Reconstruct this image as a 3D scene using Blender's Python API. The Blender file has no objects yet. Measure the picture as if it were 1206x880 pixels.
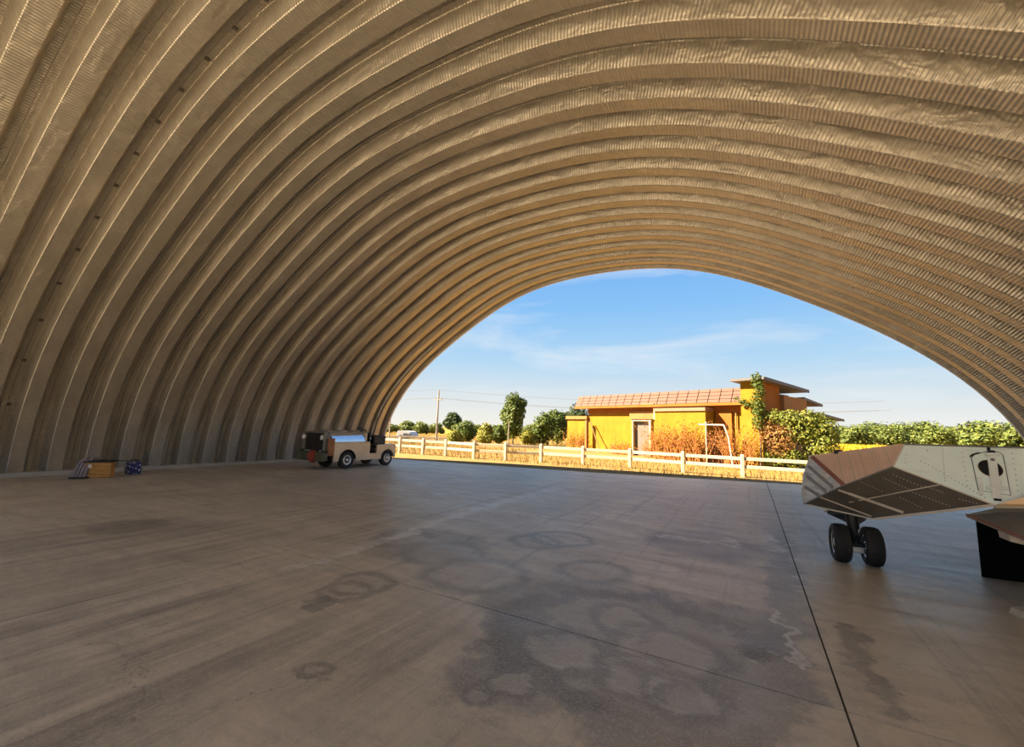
import bpy, math, random
from mathutils import Vector, Matrix, noise

# ------------------------------------------------------------------ camera
PW, PH = 1206, 880
FPX, PSI, THETA, ROLL, EYE = 492.19, 0.5185, 0.1295, 0.0344, 1.7
_F = Vector((-math.sin(PSI)*math.cos(THETA), math.cos(PSI)*math.cos(THETA), math.sin(THETA)))
_R0 = Vector((math.cos(PSI), math.sin(PSI), 0)); _U0 = _R0.cross(_F)
_R = _R0*math.cos(ROLL) + _U0*math.sin(ROLL); _U = -_R0*math.sin(ROLL) + _U0*math.cos(ROLL)
CAM = Vector((0, 0, EYE))
scene = bpy.context.scene
col = scene.collection
cd = bpy.data.cameras.new('camera'); cam = bpy.data.objects.new('camera', cd); col.objects.link(cam)
cd.sensor_width = 36; cd.lens = FPX*36/PW; cd.clip_end = 2000; cd.clip_start = 0.05
m = Matrix((_R, _U, -_F)).transposed().to_4x4(); m.translation = CAM
cam.matrix_world = m
scene.camera = cam

# ------------------------------------------------------------------ sky, sun, exposure
scene.view_settings.view_transform = 'Standard'
scene.view_settings.look = 'None'
scene.view_settings.gamma = 1
scene.view_settings.exposure = 1.22
scene.cycles.max_bounces = 12
scene.cycles.diffuse_bounces = 8
scene.cycles.sample_clamp_indirect = 6

SUN_DIR = Vector((0.95, 0.46, -0.86)).normalized()       # travel direction of the sunlight
sd = bpy.data.lights.new('sun', 'SUN'); sd.energy = 13.6; sd.angle = math.radians(0.6); sd.color = (1.0, 0.83, 0.58)
so = bpy.data.objects.new('sun', sd); col.objects.link(so)
so.rotation_euler = SUN_DIR.to_track_quat('-Z', 'Y').to_euler(); so.location = (-30, -20, 40)

world = bpy.data.worlds.new('sky'); scene.world = world; world.use_nodes = True
wt = world.node_tree; wt.nodes.clear()
def wn(t, **k):
    n = wt.nodes.new(t)
    for a, b in k.items(): setattr(n, a, b)
    return n
wo = wn('ShaderNodeOutputWorld'); bg = wn('ShaderNodeBackground'); tc = wn('ShaderNodeTexCoord'); sp = wn('ShaderNodeSeparateXYZ')
wt.links.new(tc.outputs['Generated'], sp.inputs[0])
cr = wn('ShaderNodeValToRGB'); wt.links.new(sp.outputs['Z'], cr.inputs[0])
def set_ramp(cr, stops):
    e = cr.color_ramp.elements
    while len(e) > 1: e.remove(e[-1])
    e[0].position, e[0].color = stops[0][0], (*stops[0][1], 1)
    for p, c in stops[1:]:
        n = e.new(p); n.color = (*c, 1)
set_ramp(cr, [(0.0, (.90, .87, .78)), (.06, (.74, .79, .80)), (.16, (.44, .67, .88)), (.28, (.25, .53, .90)), (.42, (.17, .42, .86)), (.75, (.16, .37, .74)), (1.0, (.15, .34, .68))])
mp = wn('ShaderNodeMapping'); mp.inputs['Scale'].default_value = (1.3, 2.0, 7.5); mp.inputs['Rotation'].default_value = (.16, .10, .5)
wt.links.new(tc.outputs['Generated'], mp.inputs[0])
nz = wn('ShaderNodeTexNoise'); nz.inputs['Scale'].default_value = 1.5; nz.inputs['Detail'].default_value = 7; nz.inputs['Roughness'].default_value = .56; nz.inputs['Distortion'].default_value = .5
wt.links.new(mp.outputs[0], nz.inputs[0])
mr = wn('ShaderNodeMapRange'); mr.inputs['From Min'].default_value = .50; mr.inputs['From Max'].default_value = .74; mr.inputs['To Max'].default_value = .6
wt.links.new(nz.outputs[0], mr.inputs[0])
mx = wn('ShaderNodeMix', data_type='RGBA'); mx.inputs['B'].default_value = (.86, .88, .90, 1)
wt.links.new(mr.outputs[0], mx.inputs[0]); wt.links.new(cr.outputs[0], mx.inputs['A'])
wt.links.new(mx.outputs['Result'], bg.inputs[0]); wt.links.new(bg.outputs[0], wo.inputs[0])
bg.inputs[1].default_value = 0.445

# ------------------------------------------------------------------ picking points of the place
def ray(px, py): return _F*FPX + _R*(px - PW/2) + _U*(PH/2 - py)
def G(px, py, z=0.0):                    # point of a level plane
    r = ray(px, py); return CAM + r*((z - EYE)/r.z)
def DP(px, py, d):                       # point at depth d
    return CAM + ray(px, py)*(d/FPX)
def YP(px, py, y):                       # point on the upright plane y = const
    r = ray(px, py); return CAM + r*(y/r.y)
def PL(px, py, p0, n):                   # point on any plane
    r = ray(px, py); return CAM + r*((p0 - CAM).dot(n)/r.dot(n))

# ------------------------------------------------------------------ mesh helpers
class MB:
    def __init__(s): s.v = []; s.f = []
    def poly(s, pts):
        i = len(s.v); s.v += [Vector(p) for p in pts]; s.f.append(tuple(range(i, i+len(pts))))
    def box(s, c, d, M=None):
        c = Vector(c); i = len(s.v)
        for z in (-1, 1):
            for y in (-1, 1):
                for x in (-1, 1):
                    p = Vector((x*d[0]/2, y*d[1]/2, z*d[2]/2))
                    if M is not None: p = M @ p
                    s.v.append(c + p)
        for q in ((0,2,3,1), (4,5,7,6), (0,1,5,4), (2,6,7,3), (0,4,6,2), (1,3,7,5)): s.f.append(tuple(i+k for k in q))
    def bbox(s, c, d, b=.01, M=None):        # box with bevelled edges (built from a rounded cross-section)
        c = Vector(c); hx, hy, hz = (k/2 for k in d); b = min(b, hx*.9, hy*.9, hz*.9)
        ring = [(hx-b, -hy), (hx, -hy+b), (hx, hy-b), (hx-b, hy), (-hx+b, hy), (-hx, hy-b), (-hx, -hy+b), (-hx+b, -hy)]
        lv = [(-hz, b), (-hz+b, 0), (hz-b, 0), (hz, b)]; i = len(s.v)
        for z, ins in lv:
            for x, y in ring:
                p = Vector((x - math.copysign(min(ins, abs(x)), x), y - math.copysign(min(ins, abs(y)), y), z))
                if M is not None: p = M @ p
                s.v.append(c + p)
        for k in range(3):
            for j in range(8):
                s.f.append((i+k*8+j, i+k*8+(j+1) % 8, i+(k+1)*8+(j+1) % 8, i+(k+1)*8+j))
        s.f.append(tuple(i+7-j for j in range(8))); s.f.append(tuple(i+24+j for j in range(8)))
    def tube(s, pts, r, n=8, cap=True):
        pts = [Vector(p) for p in pts]; rr = r if isinstance(r, (list, tuple)) else [r]*len(pts); i = len(s.v)
        for k, p in enumerate(pts):
            t = (pts[min(k+1, len(pts)-1)] - pts[max(k-1, 0)]).normalized()
            a = Vector((0, 0, 1)) if abs(t.z) < .9 else Vector((1, 0, 0))
            u = t.cross(a).normalized(); w = t.cross(u)
            for j in range(n):
                an = 2*math.pi*j/n; s.v.append(p + (u*math.cos(an) + w*math.sin(an))*rr[k])
        for k in range(len(pts)-1):
            for j in range(n):
                s.f.append((i+k*n+j, i+k*n+(j+1) % n, i+(k+1)*n+(j+1) % n, i+(k+1)*n+j))
        if cap:
            s.f.append(tuple(i+n-1-j for j in range(n))); s.f.append(tuple(i+(len(pts)-1)*n+j for j in range(n)))
    def lathe(s, c, axis, prof, n=24):        # prof: (distance along the axis, radius)
        c = Vector(c); ax = Vector(axis).normalized(); a = Vector((0, 0, 1)) if abs(ax.z) < .9 else Vector((1, 0, 0))
        u = ax.cross(a).normalized(); w = ax.cross(u); i = len(s.v)
        for h, r in prof:
            for j in range(n):
                an = 2*math.pi*j/n; s.v.append(c + ax*h + (u*math.cos(an) + w*math.sin(an))*r)
        for k in range(len(prof)-1):
            for j in range(n): s.f.append((i+k*n+j, i+(k+1)*n+j, i+(k+1)*n+(j+1) % n, i+k*n+(j+1) % n))
        if prof[0][1] > 1e-4: s.f.append(tuple(i+j for j in range(n)))
        if prof[-1][1] > 1e-4: s.f.append(tuple(i+(len(prof)-1)*n+n-1-j for j in range(n)))
    def prism(s, pts, ext):                   # polygon pushed along a vector
        pts = [Vector(p) for p in pts]; ext = Vector(ext); n = len(pts); i = len(s.v)
        s.v += pts + [p + ext for p in pts]
        s.f.append(tuple(range(i, i+n))); s.f.append(tuple(i+2*n-1-k for k in range(n)))
        for k in range(n): s.f.append((i+k, i+n+k, i+n+(k+1) % n, i+(k+1) % n))
    def ell(s, c, r, nu=12, nv=8, wob=0, seed=0):
        c = Vector(c); i = len(s.v)
        for a in range(nv+1):
            th = math.pi*a/nv
            for b in range(nu):
                ph = 2*math.pi*b/nu; d = Vector((math.sin(th)*math.cos(ph), math.sin(th)*math.sin(ph), math.cos(th)))
                k = 1 + wob*noise.noise(d*2.1 + Vector((seed, seed*.7, 0)))
                s.v.append(c + Vector((d.x*r[0], d.y*r[1], d.z*r[2]))*k)
        for a in range(nv):
            for b in range(nu): s.f.append((i+a*nu+b, i+(a+1)*nu+b, i+(a+1)*nu+(b+1) % nu, i+a*nu+(b+1) % nu))
    def mesh(s, name, mat, smooth=False):
        me = bpy.data.meshes.new(name); me.from_pydata([tuple(v) for v in s.v], [], s.f)
        me.update()
        if smooth: me.polygons.foreach_set('use_smooth', [True]*len(me.polygons))
        if mat: me.materials.append(mat)
        return me
    def build(s, name, mat, parent=None, smooth=False, origin=None):
        if origin is None:
            origin = Vector((0, 0, 0))
        o = bpy.data.objects.new(name, s.mesh(name, mat, smooth)); col.objects.link(o)
        if parent is not None: o.parent = parent
        if smooth:
            me = o.data; me.set_sharp_from_angle(angle=math.radians(38))
        return o
def fixn(o):
    import bmesh
    bm = bmesh.new(); bm.from_mesh(o.data); bmesh.ops.recalc_face_normals(bm, faces=bm.faces); bm.to_mesh(o.data); bm.free(); return o
def empty(name, loc, rz=0):
    o = bpy.data.objects.new(name, None); o.location = loc; o.rotation_euler.z = rz; o.empty_display_size = .2; col.objects.link(o); return o
def tag(o, label=None, cat=None, group=None, kind=None):
    if label: o['label'] = label
    if cat: o['category'] = cat
    if group: o['group'] = group
    if kind: o['kind'] = kind
    return o
def local(o, M):                              # put a world-space mesh under an Empty without moving it
    o.matrix_parent_inverse = M.inverted(); return o
def inst(name, me, loc, parent=None, rot=(0, 0, 0), sc=(1, 1, 1)):
    o = bpy.data.objects.new(name, me); o.location = loc; o.rotation_euler = rot; o.scale = sc; col.objects.link(o)
    if parent is not None: o.parent = parent
    return o

# ------------------------------------------------------------------ material helpers
class NT:
    def __init__(s, name):
        s.m = bpy.data.materials.new(name); s.m.use_nodes = True; s.t = s.m.node_tree; s.b = s.t.nodes['Principled BSDF']
    def n(s, t, ins=None, **k):
        n = s.t.nodes.new(t)
        for a, b in k.items(): setattr(n, a, b)
        for a, b in (ins or {}).items():
            if hasattr(b, 'is_output'): s.t.links.new(b, n.inputs[a])
            else: n.inputs[a].default_value = b
        return n
    def L(s, a, b): s.t.links.new(a, b)
    def coord(s, kind='Object'): return s.n('ShaderNodeTexCoord').outputs[kind]
    def pos(s): return s.n('ShaderNodeNewGeometry').outputs['Position']
    def mapv(s, v, sc=(1, 1, 1), rot=(0, 0, 0), loc=(0, 0, 0)):
        return s.n('ShaderNodeMapping', {'Vector': v, 'Scale': sc, 'Rotation': rot, 'Location': loc}).outputs[0]
    def noise(s, v, sc=5, det=4, ro=.5, dist=0, out=0):
        return s.n('ShaderNodeTexNoise', {'Vector': v, 'Scale': sc, 'Detail': det, 'Roughness': ro, 'Distortion': dist}).outputs[out]
    def rng(s, v, a, b, c=0., d=1., mode='LINEAR'):
        return s.n('ShaderNodeMapRange', {'Value': v, 'From Min': a, 'From Max': b, 'To Min': c, 'To Max': d}, interpolation_type=mode).outputs[0]
    def math(s, op, a, b=0., c=0.):
        return s.n('ShaderNodeMath', {0: a, 1: b, 2: c}, operation=op).outputs[0]
    def mix(s, f, a, b, bt='MIX'):
        a = (*a, 1) if isinstance(a, tuple) and len(a) == 3 else a; b = (*b, 1) if isinstance(b, tuple) and len(b) == 3 else b
        return s.n('ShaderNodeMix', {0: f, 6: a, 7: b}, data_type='RGBA', blend_type=bt).outputs[2]
    def ramp(s, v, stops):
        n = s.n('ShaderNodeValToRGB', {0: v}); set_ramp(n, stops); return n.outputs[0]
    def bump(s, h, st=.3, dist=.02, prev=None):
        i = {'Height': h, 'Strength': st, 'Distance': dist}
        if prev is not None: i['Normal'] = prev
        return s.n('ShaderNodeBump', i).outputs[0]
    def set(s, **k):
        for a, b in k.items():
            q = {'color': 'Base Color', 'rough': 'Roughness', 'metal': 'Metallic', 'normal': 'Normal', 'spec': 'Specular IOR Level', 'alpha': 'Alpha', 'trans': 'Transmission Weight'}[a]
            if hasattr(b, 'is_output'): s.L(b, s.b.inputs[q])
            else: s.b.inputs[q].default_value = (*b, 1) if isinstance(b, tuple) and len(b) == 3 else b
        return s.m
def simple(name, c, rough=.6, metal=0., var=.12, sc=6., bump=.0):
    t = NT(name); v = t.coord(); nz = t.noise(v, sc, 5, .6)
    k = t.rng(nz, .3, .7, 1-var, 1+var)
    cc = t.n('ShaderNodeVectorMath', {0: (c[0], c[1], c[2]), 'Scale': k}, operation='SCALE').outputs[0]
    t.set(color=cc, rough=rough, metal=metal)
    if bump: t.set(normal=t.bump(t.noise(v, sc*4, 5, .6), bump, .01))
    return t.m
# ------------------------------------------------------------------ hangar shell
CX, A0, A2, A4, A6 = -5.0975, 8.0787, 1.6168, -0.4485, 0.1465
Y_END, Y_REAR, PITCH = 15.86, -3.3, 0.745
def arc_pts(n, off=0.0):
    P = []
    for i in range(n+1):
        ph = -math.pi/2 + math.pi*i/n
        r = A0 + A2*(1-math.cos(2*ph)) + A4*(1-math.cos(4*ph)) + A6*(1-math.cos(6*ph))
        P.append(Vector((CX + r*math.sin(ph), 0, r*math.cos(ph))))
    Q = []; s = 0.0
    for i, p in enumerate(P):
        t = (P[min(i+1, n)] - P[max(i-1, 0)]).normalized(); nn = Vector((-t.z, 0, t.x))
        if i: s += (P[i]-P[i-1]).length
        q = p + nn*off
        if i in (0, n): q.z = 0
        Q.append((q, nn, s))
    return Q
NA = 180
# corrugated steel
t = NT('galvanised_corrugated_steel')
uv = t.n('ShaderNodeUVMap').outputs[0]; suv = t.n('ShaderNodeSeparateXYZ', {0: uv}); u = suv.outputs[0]
obi = t.n('ShaderNodeObjectInfo').outputs['Random']
crimp = t.math('SINE', t.math('MULTIPLY', u, 2*math.pi/0.058))
wv = t.n('ShaderNodeCombineXYZ', {0: t.math('MULTIPLY', u, 1.6), 1: t.math('MULTIPLY', suv.outputs[1], 3.), 2: t.math('MULTIPLY', obi, 40.)}).outputs[0]
buck = t.noise(wv, 1.5, 3, .5, .6); dirt = t.noise(wv, .55, 5, .6); fine = t.noise(t.mapv(t.pos(), (1, 1, 1)), 9, 6, .65)
c = t.mix(t.rng(dirt, .3, .7), (.34, .305, .25), (.47, .425, .355)); c = t.mix(t.rng(fine, .35, .75, 0, .45), c, (.36, .31, .24))
nb = t.bump(crimp, .45, .010); nb = t.bump(buck, .28, .12, nb)
STEEL = t.set(color=c, rough=t.rng(fine, .3, .7, .34, .5), metal=.65, normal=nb)
t = NT('weathered_concrete_shell'); v = t.pos(); STEELOUT = t.set(color=t.mix(t.noise(v, .8, 6, .6), (.5, .48, .44), (.66, .63, .58)), rough=.8)

DEP = .265
FL, FK = .285, .11; RC = PITCH - FL - 2*FK
prof = [(0, 0), (FL/2, 0), (FL, 0), (FL+FK*.12, .012), (FL+FK, DEP-.012), (FL+FK+.015, DEP), (FL+FK+RC*.45, DEP), (FL+FK+RC*.5, DEP-.026), (FL+FK+RC*.64, DEP-.026), (FL+FK+RC*.66, DEP), (FL+FK+RC-.015, DEP), (FL+FK+RC, DEP-.012), (PITCH-FK*.12, .012), (PITCH, 0)]
def rib_mesh():
    base = arc_pts(NA); V = []; UV = []; Fc = []
    vv = 0; vs = []
    for k, (y, d) in enumerate(prof):
        if k: vv += math.hypot(y-prof[k-1][0], d-prof[k-1][1])
        vs.append(vv)
    for i, (p, nn, s) in enumerate(base):
        for k, (y, d) in enumerate(prof):
            q = p + nn*d
            if i in (0, NA): q.z = .0
            V.append((q.x, y, q.z)); UV.append((s, vs[k]))
    m_ = len(prof)
    for i in range(NA):
        for k in range(m_-1): Fc.append((i*m_+k, (i+1)*m_+k, (i+1)*m_+k+1, i*m_+k+1))
    me = bpy.data.meshes.new('arch_rib'); me.from_pydata(V, [], Fc); ul = me.uv_layers.new(name='UVMap')
    lv = [0]*len(me.loops); me.loops.foreach_get('vertex_index', lv)
    fl = []
    for q in lv: fl += UV[q]
    ul.data.foreach_set('uv', fl); me.materials.append(STEEL)
    me.polygons.foreach_set('use_smooth', [True]*len(me.polygons)); me.set_sharp_from_angle(angle=math.radians(18)); return me
RIB = rib_mesh()
sh = MB(); inner = arc_pts(72, DEP+.05); outer = arc_pts(72, DEP+.45)
for arr, rev in ((inner, 1), (outer, 0)):
    for i in range(72):
        a, b = arr[i][0], arr[i+1][0]
        q = [(a.x, Y_REAR, a.z), (b.x, Y_REAR, b.z), (b.x, Y_END, b.z), (a.x, Y_END, a.z)]
        sh.poly(q[::-1] if rev else q)
for y in (Y_REAR, Y_END):
    for i in range(72):
        a, b, c_, d_ = inner[i][0], inner[i+1][0], outer[i+1][0], outer[i][0]
        sh.poly([(a.x, y, a.z), (b.x, y, b.z), (c_.x, y, c_.z), (d_.x, y, d_.z)])
ceiling = tag(sh.build('ceiling', STEELOUT), kind='structure')
ribs = []
for k in range(-8, 19):
    yk = 1.78 + .71*k if k <= 3 else 3.91 + .752*(k-3)
    pk = .71 if k < 3 else .752
    if yk < Y_REAR: continue
    o = inst('arch_rib', RIB, (0, yk, 0), ceiling, sc=(1, (pk if k < 18 else Y_END-yk)/PITCH, 1)); ribs.append(o)
# the first flange stops flush with the opening: its recess half is cut off by the end ring
def ring(y0, y1, o0, o1, name, mat, parent=None):
    r = MB(); a = arc_pts(96, o0); b = arc_pts(96, o1)
    for i in range(96):
        p, q, s, w = a[i][0], a[i+1][0], b[i+1][0], b[i][0]
        for yy in (y0, y1): r.poly([(p.x, yy, p.z), (q.x, yy, q.z), (s.x, yy, s.z), (w.x, yy, w.z)])
        r.poly([(p.x, y0, p.z), (q.x, y0, q.z), (q.x, y1, q.z), (p.x, y1, p.z)])
        r.poly([(w.x, y0, w.z), (s.x, y0, s.z), (s.x, y1, s.z), (w.x, y1, w.z)])
    return r.build(name, mat, parent)
PALE = simple('pale_painted_steel', (.62, .60, .56), .55, .1)
tag(ring(Y_END, Y_END+.09, -.0, DEP+.5, 'trim_1', PALE), kind='structure')
# clips bolted along one seam
CLIP = simple('dark_steel_clip', (.10, .085, .07), .6, .5)
cy = None
for rb in ribs:
    if abs(rb.location.y - 2.49) < .05: cy = rb
clipm = MB(); clipm.bbox((0, 0, 0), (.07, .08, .04), .01); clipme = clipm.mesh('seam_clip', CLIP)
if cy:
    arr = arc_pts(60, DEP-.045)
    for i in range(3, 40, 2):
        p, nn, s = arr[i]
        inst('seam_clip', clipme, (p.x, FL+FK+RC*.57, p.z), cy, (0, math.atan2(nn.x, nn.z), 0))
# conduit near the far end of the left wall
ar = arc_pts(120, -.03); pts = [Vector((a[0].x, Y_END-.9+.0, a[0].z)) for a in ar[1:24]]
cnd = MB(); cnd.tube([(p.x, p.y, p.z) for p in pts], .022, 8)
cnd = tag(cnd.build('conduit', PALE, None, True), 'thin pale conduit clamped over the ribs low on the left wall by the far opening', 'pipe')

# kerb along the foot of both walls
t = NT('kerb_concrete'); v = t.pos(); KERB = t.set(color=t.mix(t.noise(v, 3, 6, .65), (.33, .31, .27), (.50, .47, .41)), rough=.8, normal=t.bump(t.noise(v, 30, 5), .3, .01))
HW = A0 + 2*A2 + 2*A6
for nm, sx in (('baseboard_left', -1), ('baseboard_right', 1)):
    k = MB(); x = CX + sx*(HW + .18); k.bbox((x, (Y_REAR+Y_END)/2, .03), (.52, Y_END-Y_REAR+.6, .14), .012); tag(k.build(nm, KERB), kind='structure')

# ------------------------------------------------------------------ floor
# concrete with stains; each slab gets the marks that lie on it, all read from world position so they run on across the joints
def concrete(x0, x1, y0, y1):
    def near(q, r): return x0-1.6*r-.25 < q.x < x1+1.6*r+.25 and y0-1.6*r-.25 < q.y < y1+1.6*r+.25
    t = NT('stained_concrete'); P = t.pos()
    warp = t.n('ShaderNodeTexNoise', {'Vector': P, 'Scale': 2.6, 'Detail': 5, 'Roughness': .6}).outputs[1]
    wv = t.n('ShaderNodeVectorMath', {0: warp, 1: (.5, .5, .5)}, operation='SUBTRACT').outputs[0]
    def warped(k):
        s_ = t.n('ShaderNodeVectorMath', {0: wv, 'Scale': k}, operation='SCALE').outputs[0]
        a = t.n('ShaderNodeVectorMath', {0: P, 1: s_}, operation='ADD').outputs[0]
        return t.n('ShaderNodeVectorMath', {0: a, 1: (1, 1, 0)}, operation='MULTIPLY').outputs[0]
    W1, W2 = warped(.38), warped(.8)
    big = t.noise(P, .35, 5, .6, .6); mid = t.noise(P, 1.5, 7, .62, .4)
    streak = t.noise(t.mapv(P, (.5, 2.4, 1), (0, 0, .35)), 1.3, 8, .66, .8); fine = t.noise(P, 22, 6, .7); scr = t.noise(t.mapv(P, (1.2, 9, 1), (0, 0, -.5)), 2.4, 7, .7, .5)
    c = t.mix(t.rng(big, .32, .68), (.47, .40, .295), (.72, .61, .455))
    c = t.mix(t.rng(streak, .42, .72, 0, .5), c, (.29, .25, .205))
    c = t.mix(t.rng(scr, .52, .78, 0, .45), c, (.60, .53, .43))
    c = t.mix(t.rng(mid, .55, .8, 0, .4), c, (.21, .185, .155))
    def dist(W, c0): return t.n('ShaderNodeVectorMath', {0: W, 1: (c0.x, c0.y, 0)}, operation='DISTANCE').outputs['Value']
    def acc(vals):
        o = None                                  # each value is joined as soon as it is made, to keep the shader's memory small
        for w in [q for q in vals if q is not None]:
            w = w() if callable(w) else w
            o = w if o is None else t.math('MAXIMUM', o, w)
        return 0.0 if o is None else o
    def blob(px, py, r, W=W2, soft=.22):
        return None if not near(G(px, py), r) else lambda: t.rng(dist(W, G(px, py)), r*(1-soft), r*(1+soft), 1, 0, 'SMOOTHSTEP')
    def path(pts, r, n, W=W2):
        out = []
        for a, b in zip(pts, pts[1:]):
            A_, B_ = G(*a), G(*b)
            k = max(1, int((B_-A_).length/(r*1.1)))
            for i in range(k):
                q = A_.lerp(B_, i/k)
                if near(q, r): out.append(lambda q=q: t.rng(dist(W, q), r*.45, r*1.25, 1, 0, 'SMOOTHSTEP'))
        return out
    # dark oil-stained field
    da = G(250, 742) - G(0, 832); rz_ = -math.atan2(da.y, da.x)
    rotv = t.n('ShaderNodeVectorRotate', {'Vector': P, 'Angle': rz_}, rotation_type='Z_AXIS').outputs[0]
    smear = t.noise(t.mapv(rotv, (.22, 1.7, 1)), 1.5, 9, .68, .5); smear2 = t.noise(t.mapv(rotv, (.10, 3.6, 1), loc=(3, 7, 0)), 1.6, 8, .7, .3)
    lz = acc([blob(110, 740, 1.0, W2, .8), blob(30, 790, .9, W2, .8), blob(250, 760, .8, W2, .8), blob(60, 850, .7, W2, .8), blob(420, 760, .7, W2, .9), blob(150, 640, 1.8, W2, .8), blob(400, 610, 1.5, W2, .9)])
    c = t.mix(t.math('MULTIPLY', lz, t.rng(smear, .42, .62, 0, .85)), c, (.20, .175, .145)); c = t.mix(t.math('MULTIPLY', lz, t.rng(smear2, .52, .66, 0, .6)), c, (.68, .61, .49)); c = t.mix(t.rng(smear2, .36, .46, .45, 0), c, (.24, .205, .165))
    rim_ = path([(575, 735), (620, 712), (690, 698), (760, 703), (830, 722), (880, 750), (915, 785)], .17, 0) + path([(588, 745), (600, 775), (640, 800), (690, 830), (740, 870)], .16, 0)
    dark = acc([blob(705, 735, 1.05), blob(770, 740, .85), blob(820, 760, .75), blob(745, 790, .62), blob(800, 810, .55), blob(700, 830, .25), blob(850, 840, .45), blob(900, 800, .35),
                blob(640, 760, .45), blob(625, 720, .5), blob(860, 735, .5), blob(760, 850, .42), blob(840, 870, .4)])
    inner_ = acc([blob(720, 745, .75), blob(780, 765, .72), blob(800, 800, .48), blob(850, 800, .4), blob(740, 775, .6)])
    c = t.mix(t.math('MULTIPLY', dark, t.rng(mid, .3, .75, .95, .6)), c, (.22, .20, .17))
    c = t.mix(t.math('MULTIPLY', inner_, t.rng(scr, .35, .7, .25, .85)), c, (.40, .37, .32))
    dk2 = acc(path([(918, 625), (925, 700), (930, 745), (905, 790)], .20, 8) + path([(1000, 740), (1025, 800), (1060, 850)], .10, 6) + [blob(372, 713, .16), blob(150, 620, .5), blob(500, 640, .8), blob(830, 640, .9), blob(610, 745, .35), blob(600, 800, .42), blob(590, 770, .3)])
    c = t.mix(t.math('MULTIPLY', dk2, t.rng(mid, .3, .7, .85, .35)), c, (.125, .115, .105))
    c = t.mix(t.math('MULTIPLY', acc(rim_), t.rng(mid, .3, .65, .9, .4)), c, (.11, .10, .09))
    # ring stains: pale centre, dark rim
    rings = [(366, 790, .085, 1), (602, 805, .16, 2), (565, 822, .09, 2), (560, 676, .55, 2), (523, 651, .5, 1), (700, 673, .40, 1), (662, 634, .45, 2), (630, 638, .35, 1), (426, 687, .30, 2), (405, 697, .24, 2), (474, 634, .4, 1),
             (665, 765, .30, 2), (735, 729, .28, 2), (785, 768, .42, 2), (800, 818, .24, 2), (745, 797, .26, 2)]
    def f_cen(px, py, r): return None if not near(G(px, py), r) else lambda: t.rng(dist(W1, G(px, py)), r*.6, r*.9, 1, 0)
    def f_rim(px, py, r, a, b): return None if not near(G(px, py), r) else lambda: t.rng(t.math('ABSOLUTE', t.math('SUBTRACT', dist(W1, G(px, py)), r)), a, b, 1, 0)
    m1 = acc([f_cen(px, py, r) for px, py, r, k in rings]); c = t.mix(t.math('MULTIPLY', m1, .5), c, (.40, .36, .30))
    m2 = acc([f_rim(px, py, r, .02, .02+r*.28) for px, py, r, k in rings]); c = t.mix(t.math('MULTIPLY', m2, t.rng(mid, .3, .7, .8, .4)), c, (.14, .13, .115))
    m3 = acc([f_rim(px, py, r*.72, .01, .01+r*.16) for px, py, r, k in rings if k == 2]); c = t.mix(t.math('MULTIPLY', m3, t.rng(scr, .42, .7, .0, .5)), c, (.62, .58, .51))
    # pale lime streaks
    lime = acc(path([(355, 668), (395, 655), (440, 640), (480, 628), (530, 610), (600, 590), (660, 574)], .16, 10) + path([(790, 632), (850, 640), (870, 636)], .14, 6) + path([(905, 632), (918, 650)], .10, 3) + path([(915, 720), (930, 755), (935, 790)], .05, 6) + path([(885, 775), (900, 782)], .05, 2))
    c = t.mix(t.math('MULTIPLY', lime, t.rng(mid, .35, .6, .35, .85)), c, (.74, .70, .62))
    # cracks
    vor = t.n('ShaderNodeTexVoronoi', {'Vector': t.mapv(W2, (1, 1, 1)), 'Scale': .42}, feature='DISTANCE_TO_EDGE').outputs[0]
    crack = t.math('MULTIPLY', t.rng(vor, .0, .0035, 1, 0), t.rng(big, .45, .55, 0, .6))
    c = t.mix(crack, c, (.05, .045, .04))
    c = t.mix(t.rng(fine, .3, .75, 0, .3), c, (.50, .45, .38)); c = t.mix(t.rng(t.noise(P, 70, 4, .7), .6, .8, 0, .35), c, (.13, .12, .105))
    rough = t.math('ADD', t.rng(streak, .3, .7, .34, .52), t.rng(fine, .3, .7, -.06, .06))
    grit = t.noise(P, 45, 5, .75); c = t.mix(t.rng(grit, .5, .72, 0, .5), c, (.72, .64, .52)); c = t.mix(t.rng(t.noise(P, 8, 7, .75), .5, .7, 0, .35), c, (.22, .19, .155))
    nb = t.bump(fine, .35, .012); nb = t.bump(mid, .2, .03, nb)
    return t.set(color=c, rough=rough, spec=.42, normal=nb)
t2 = NT('dark_joint_filler'); JOINT = t2.set(color=t2.mix(t2.noise(t2.pos(), 14, 5), (.03, .026, .022), (.08, .07, .055)), rough=.9)

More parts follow.
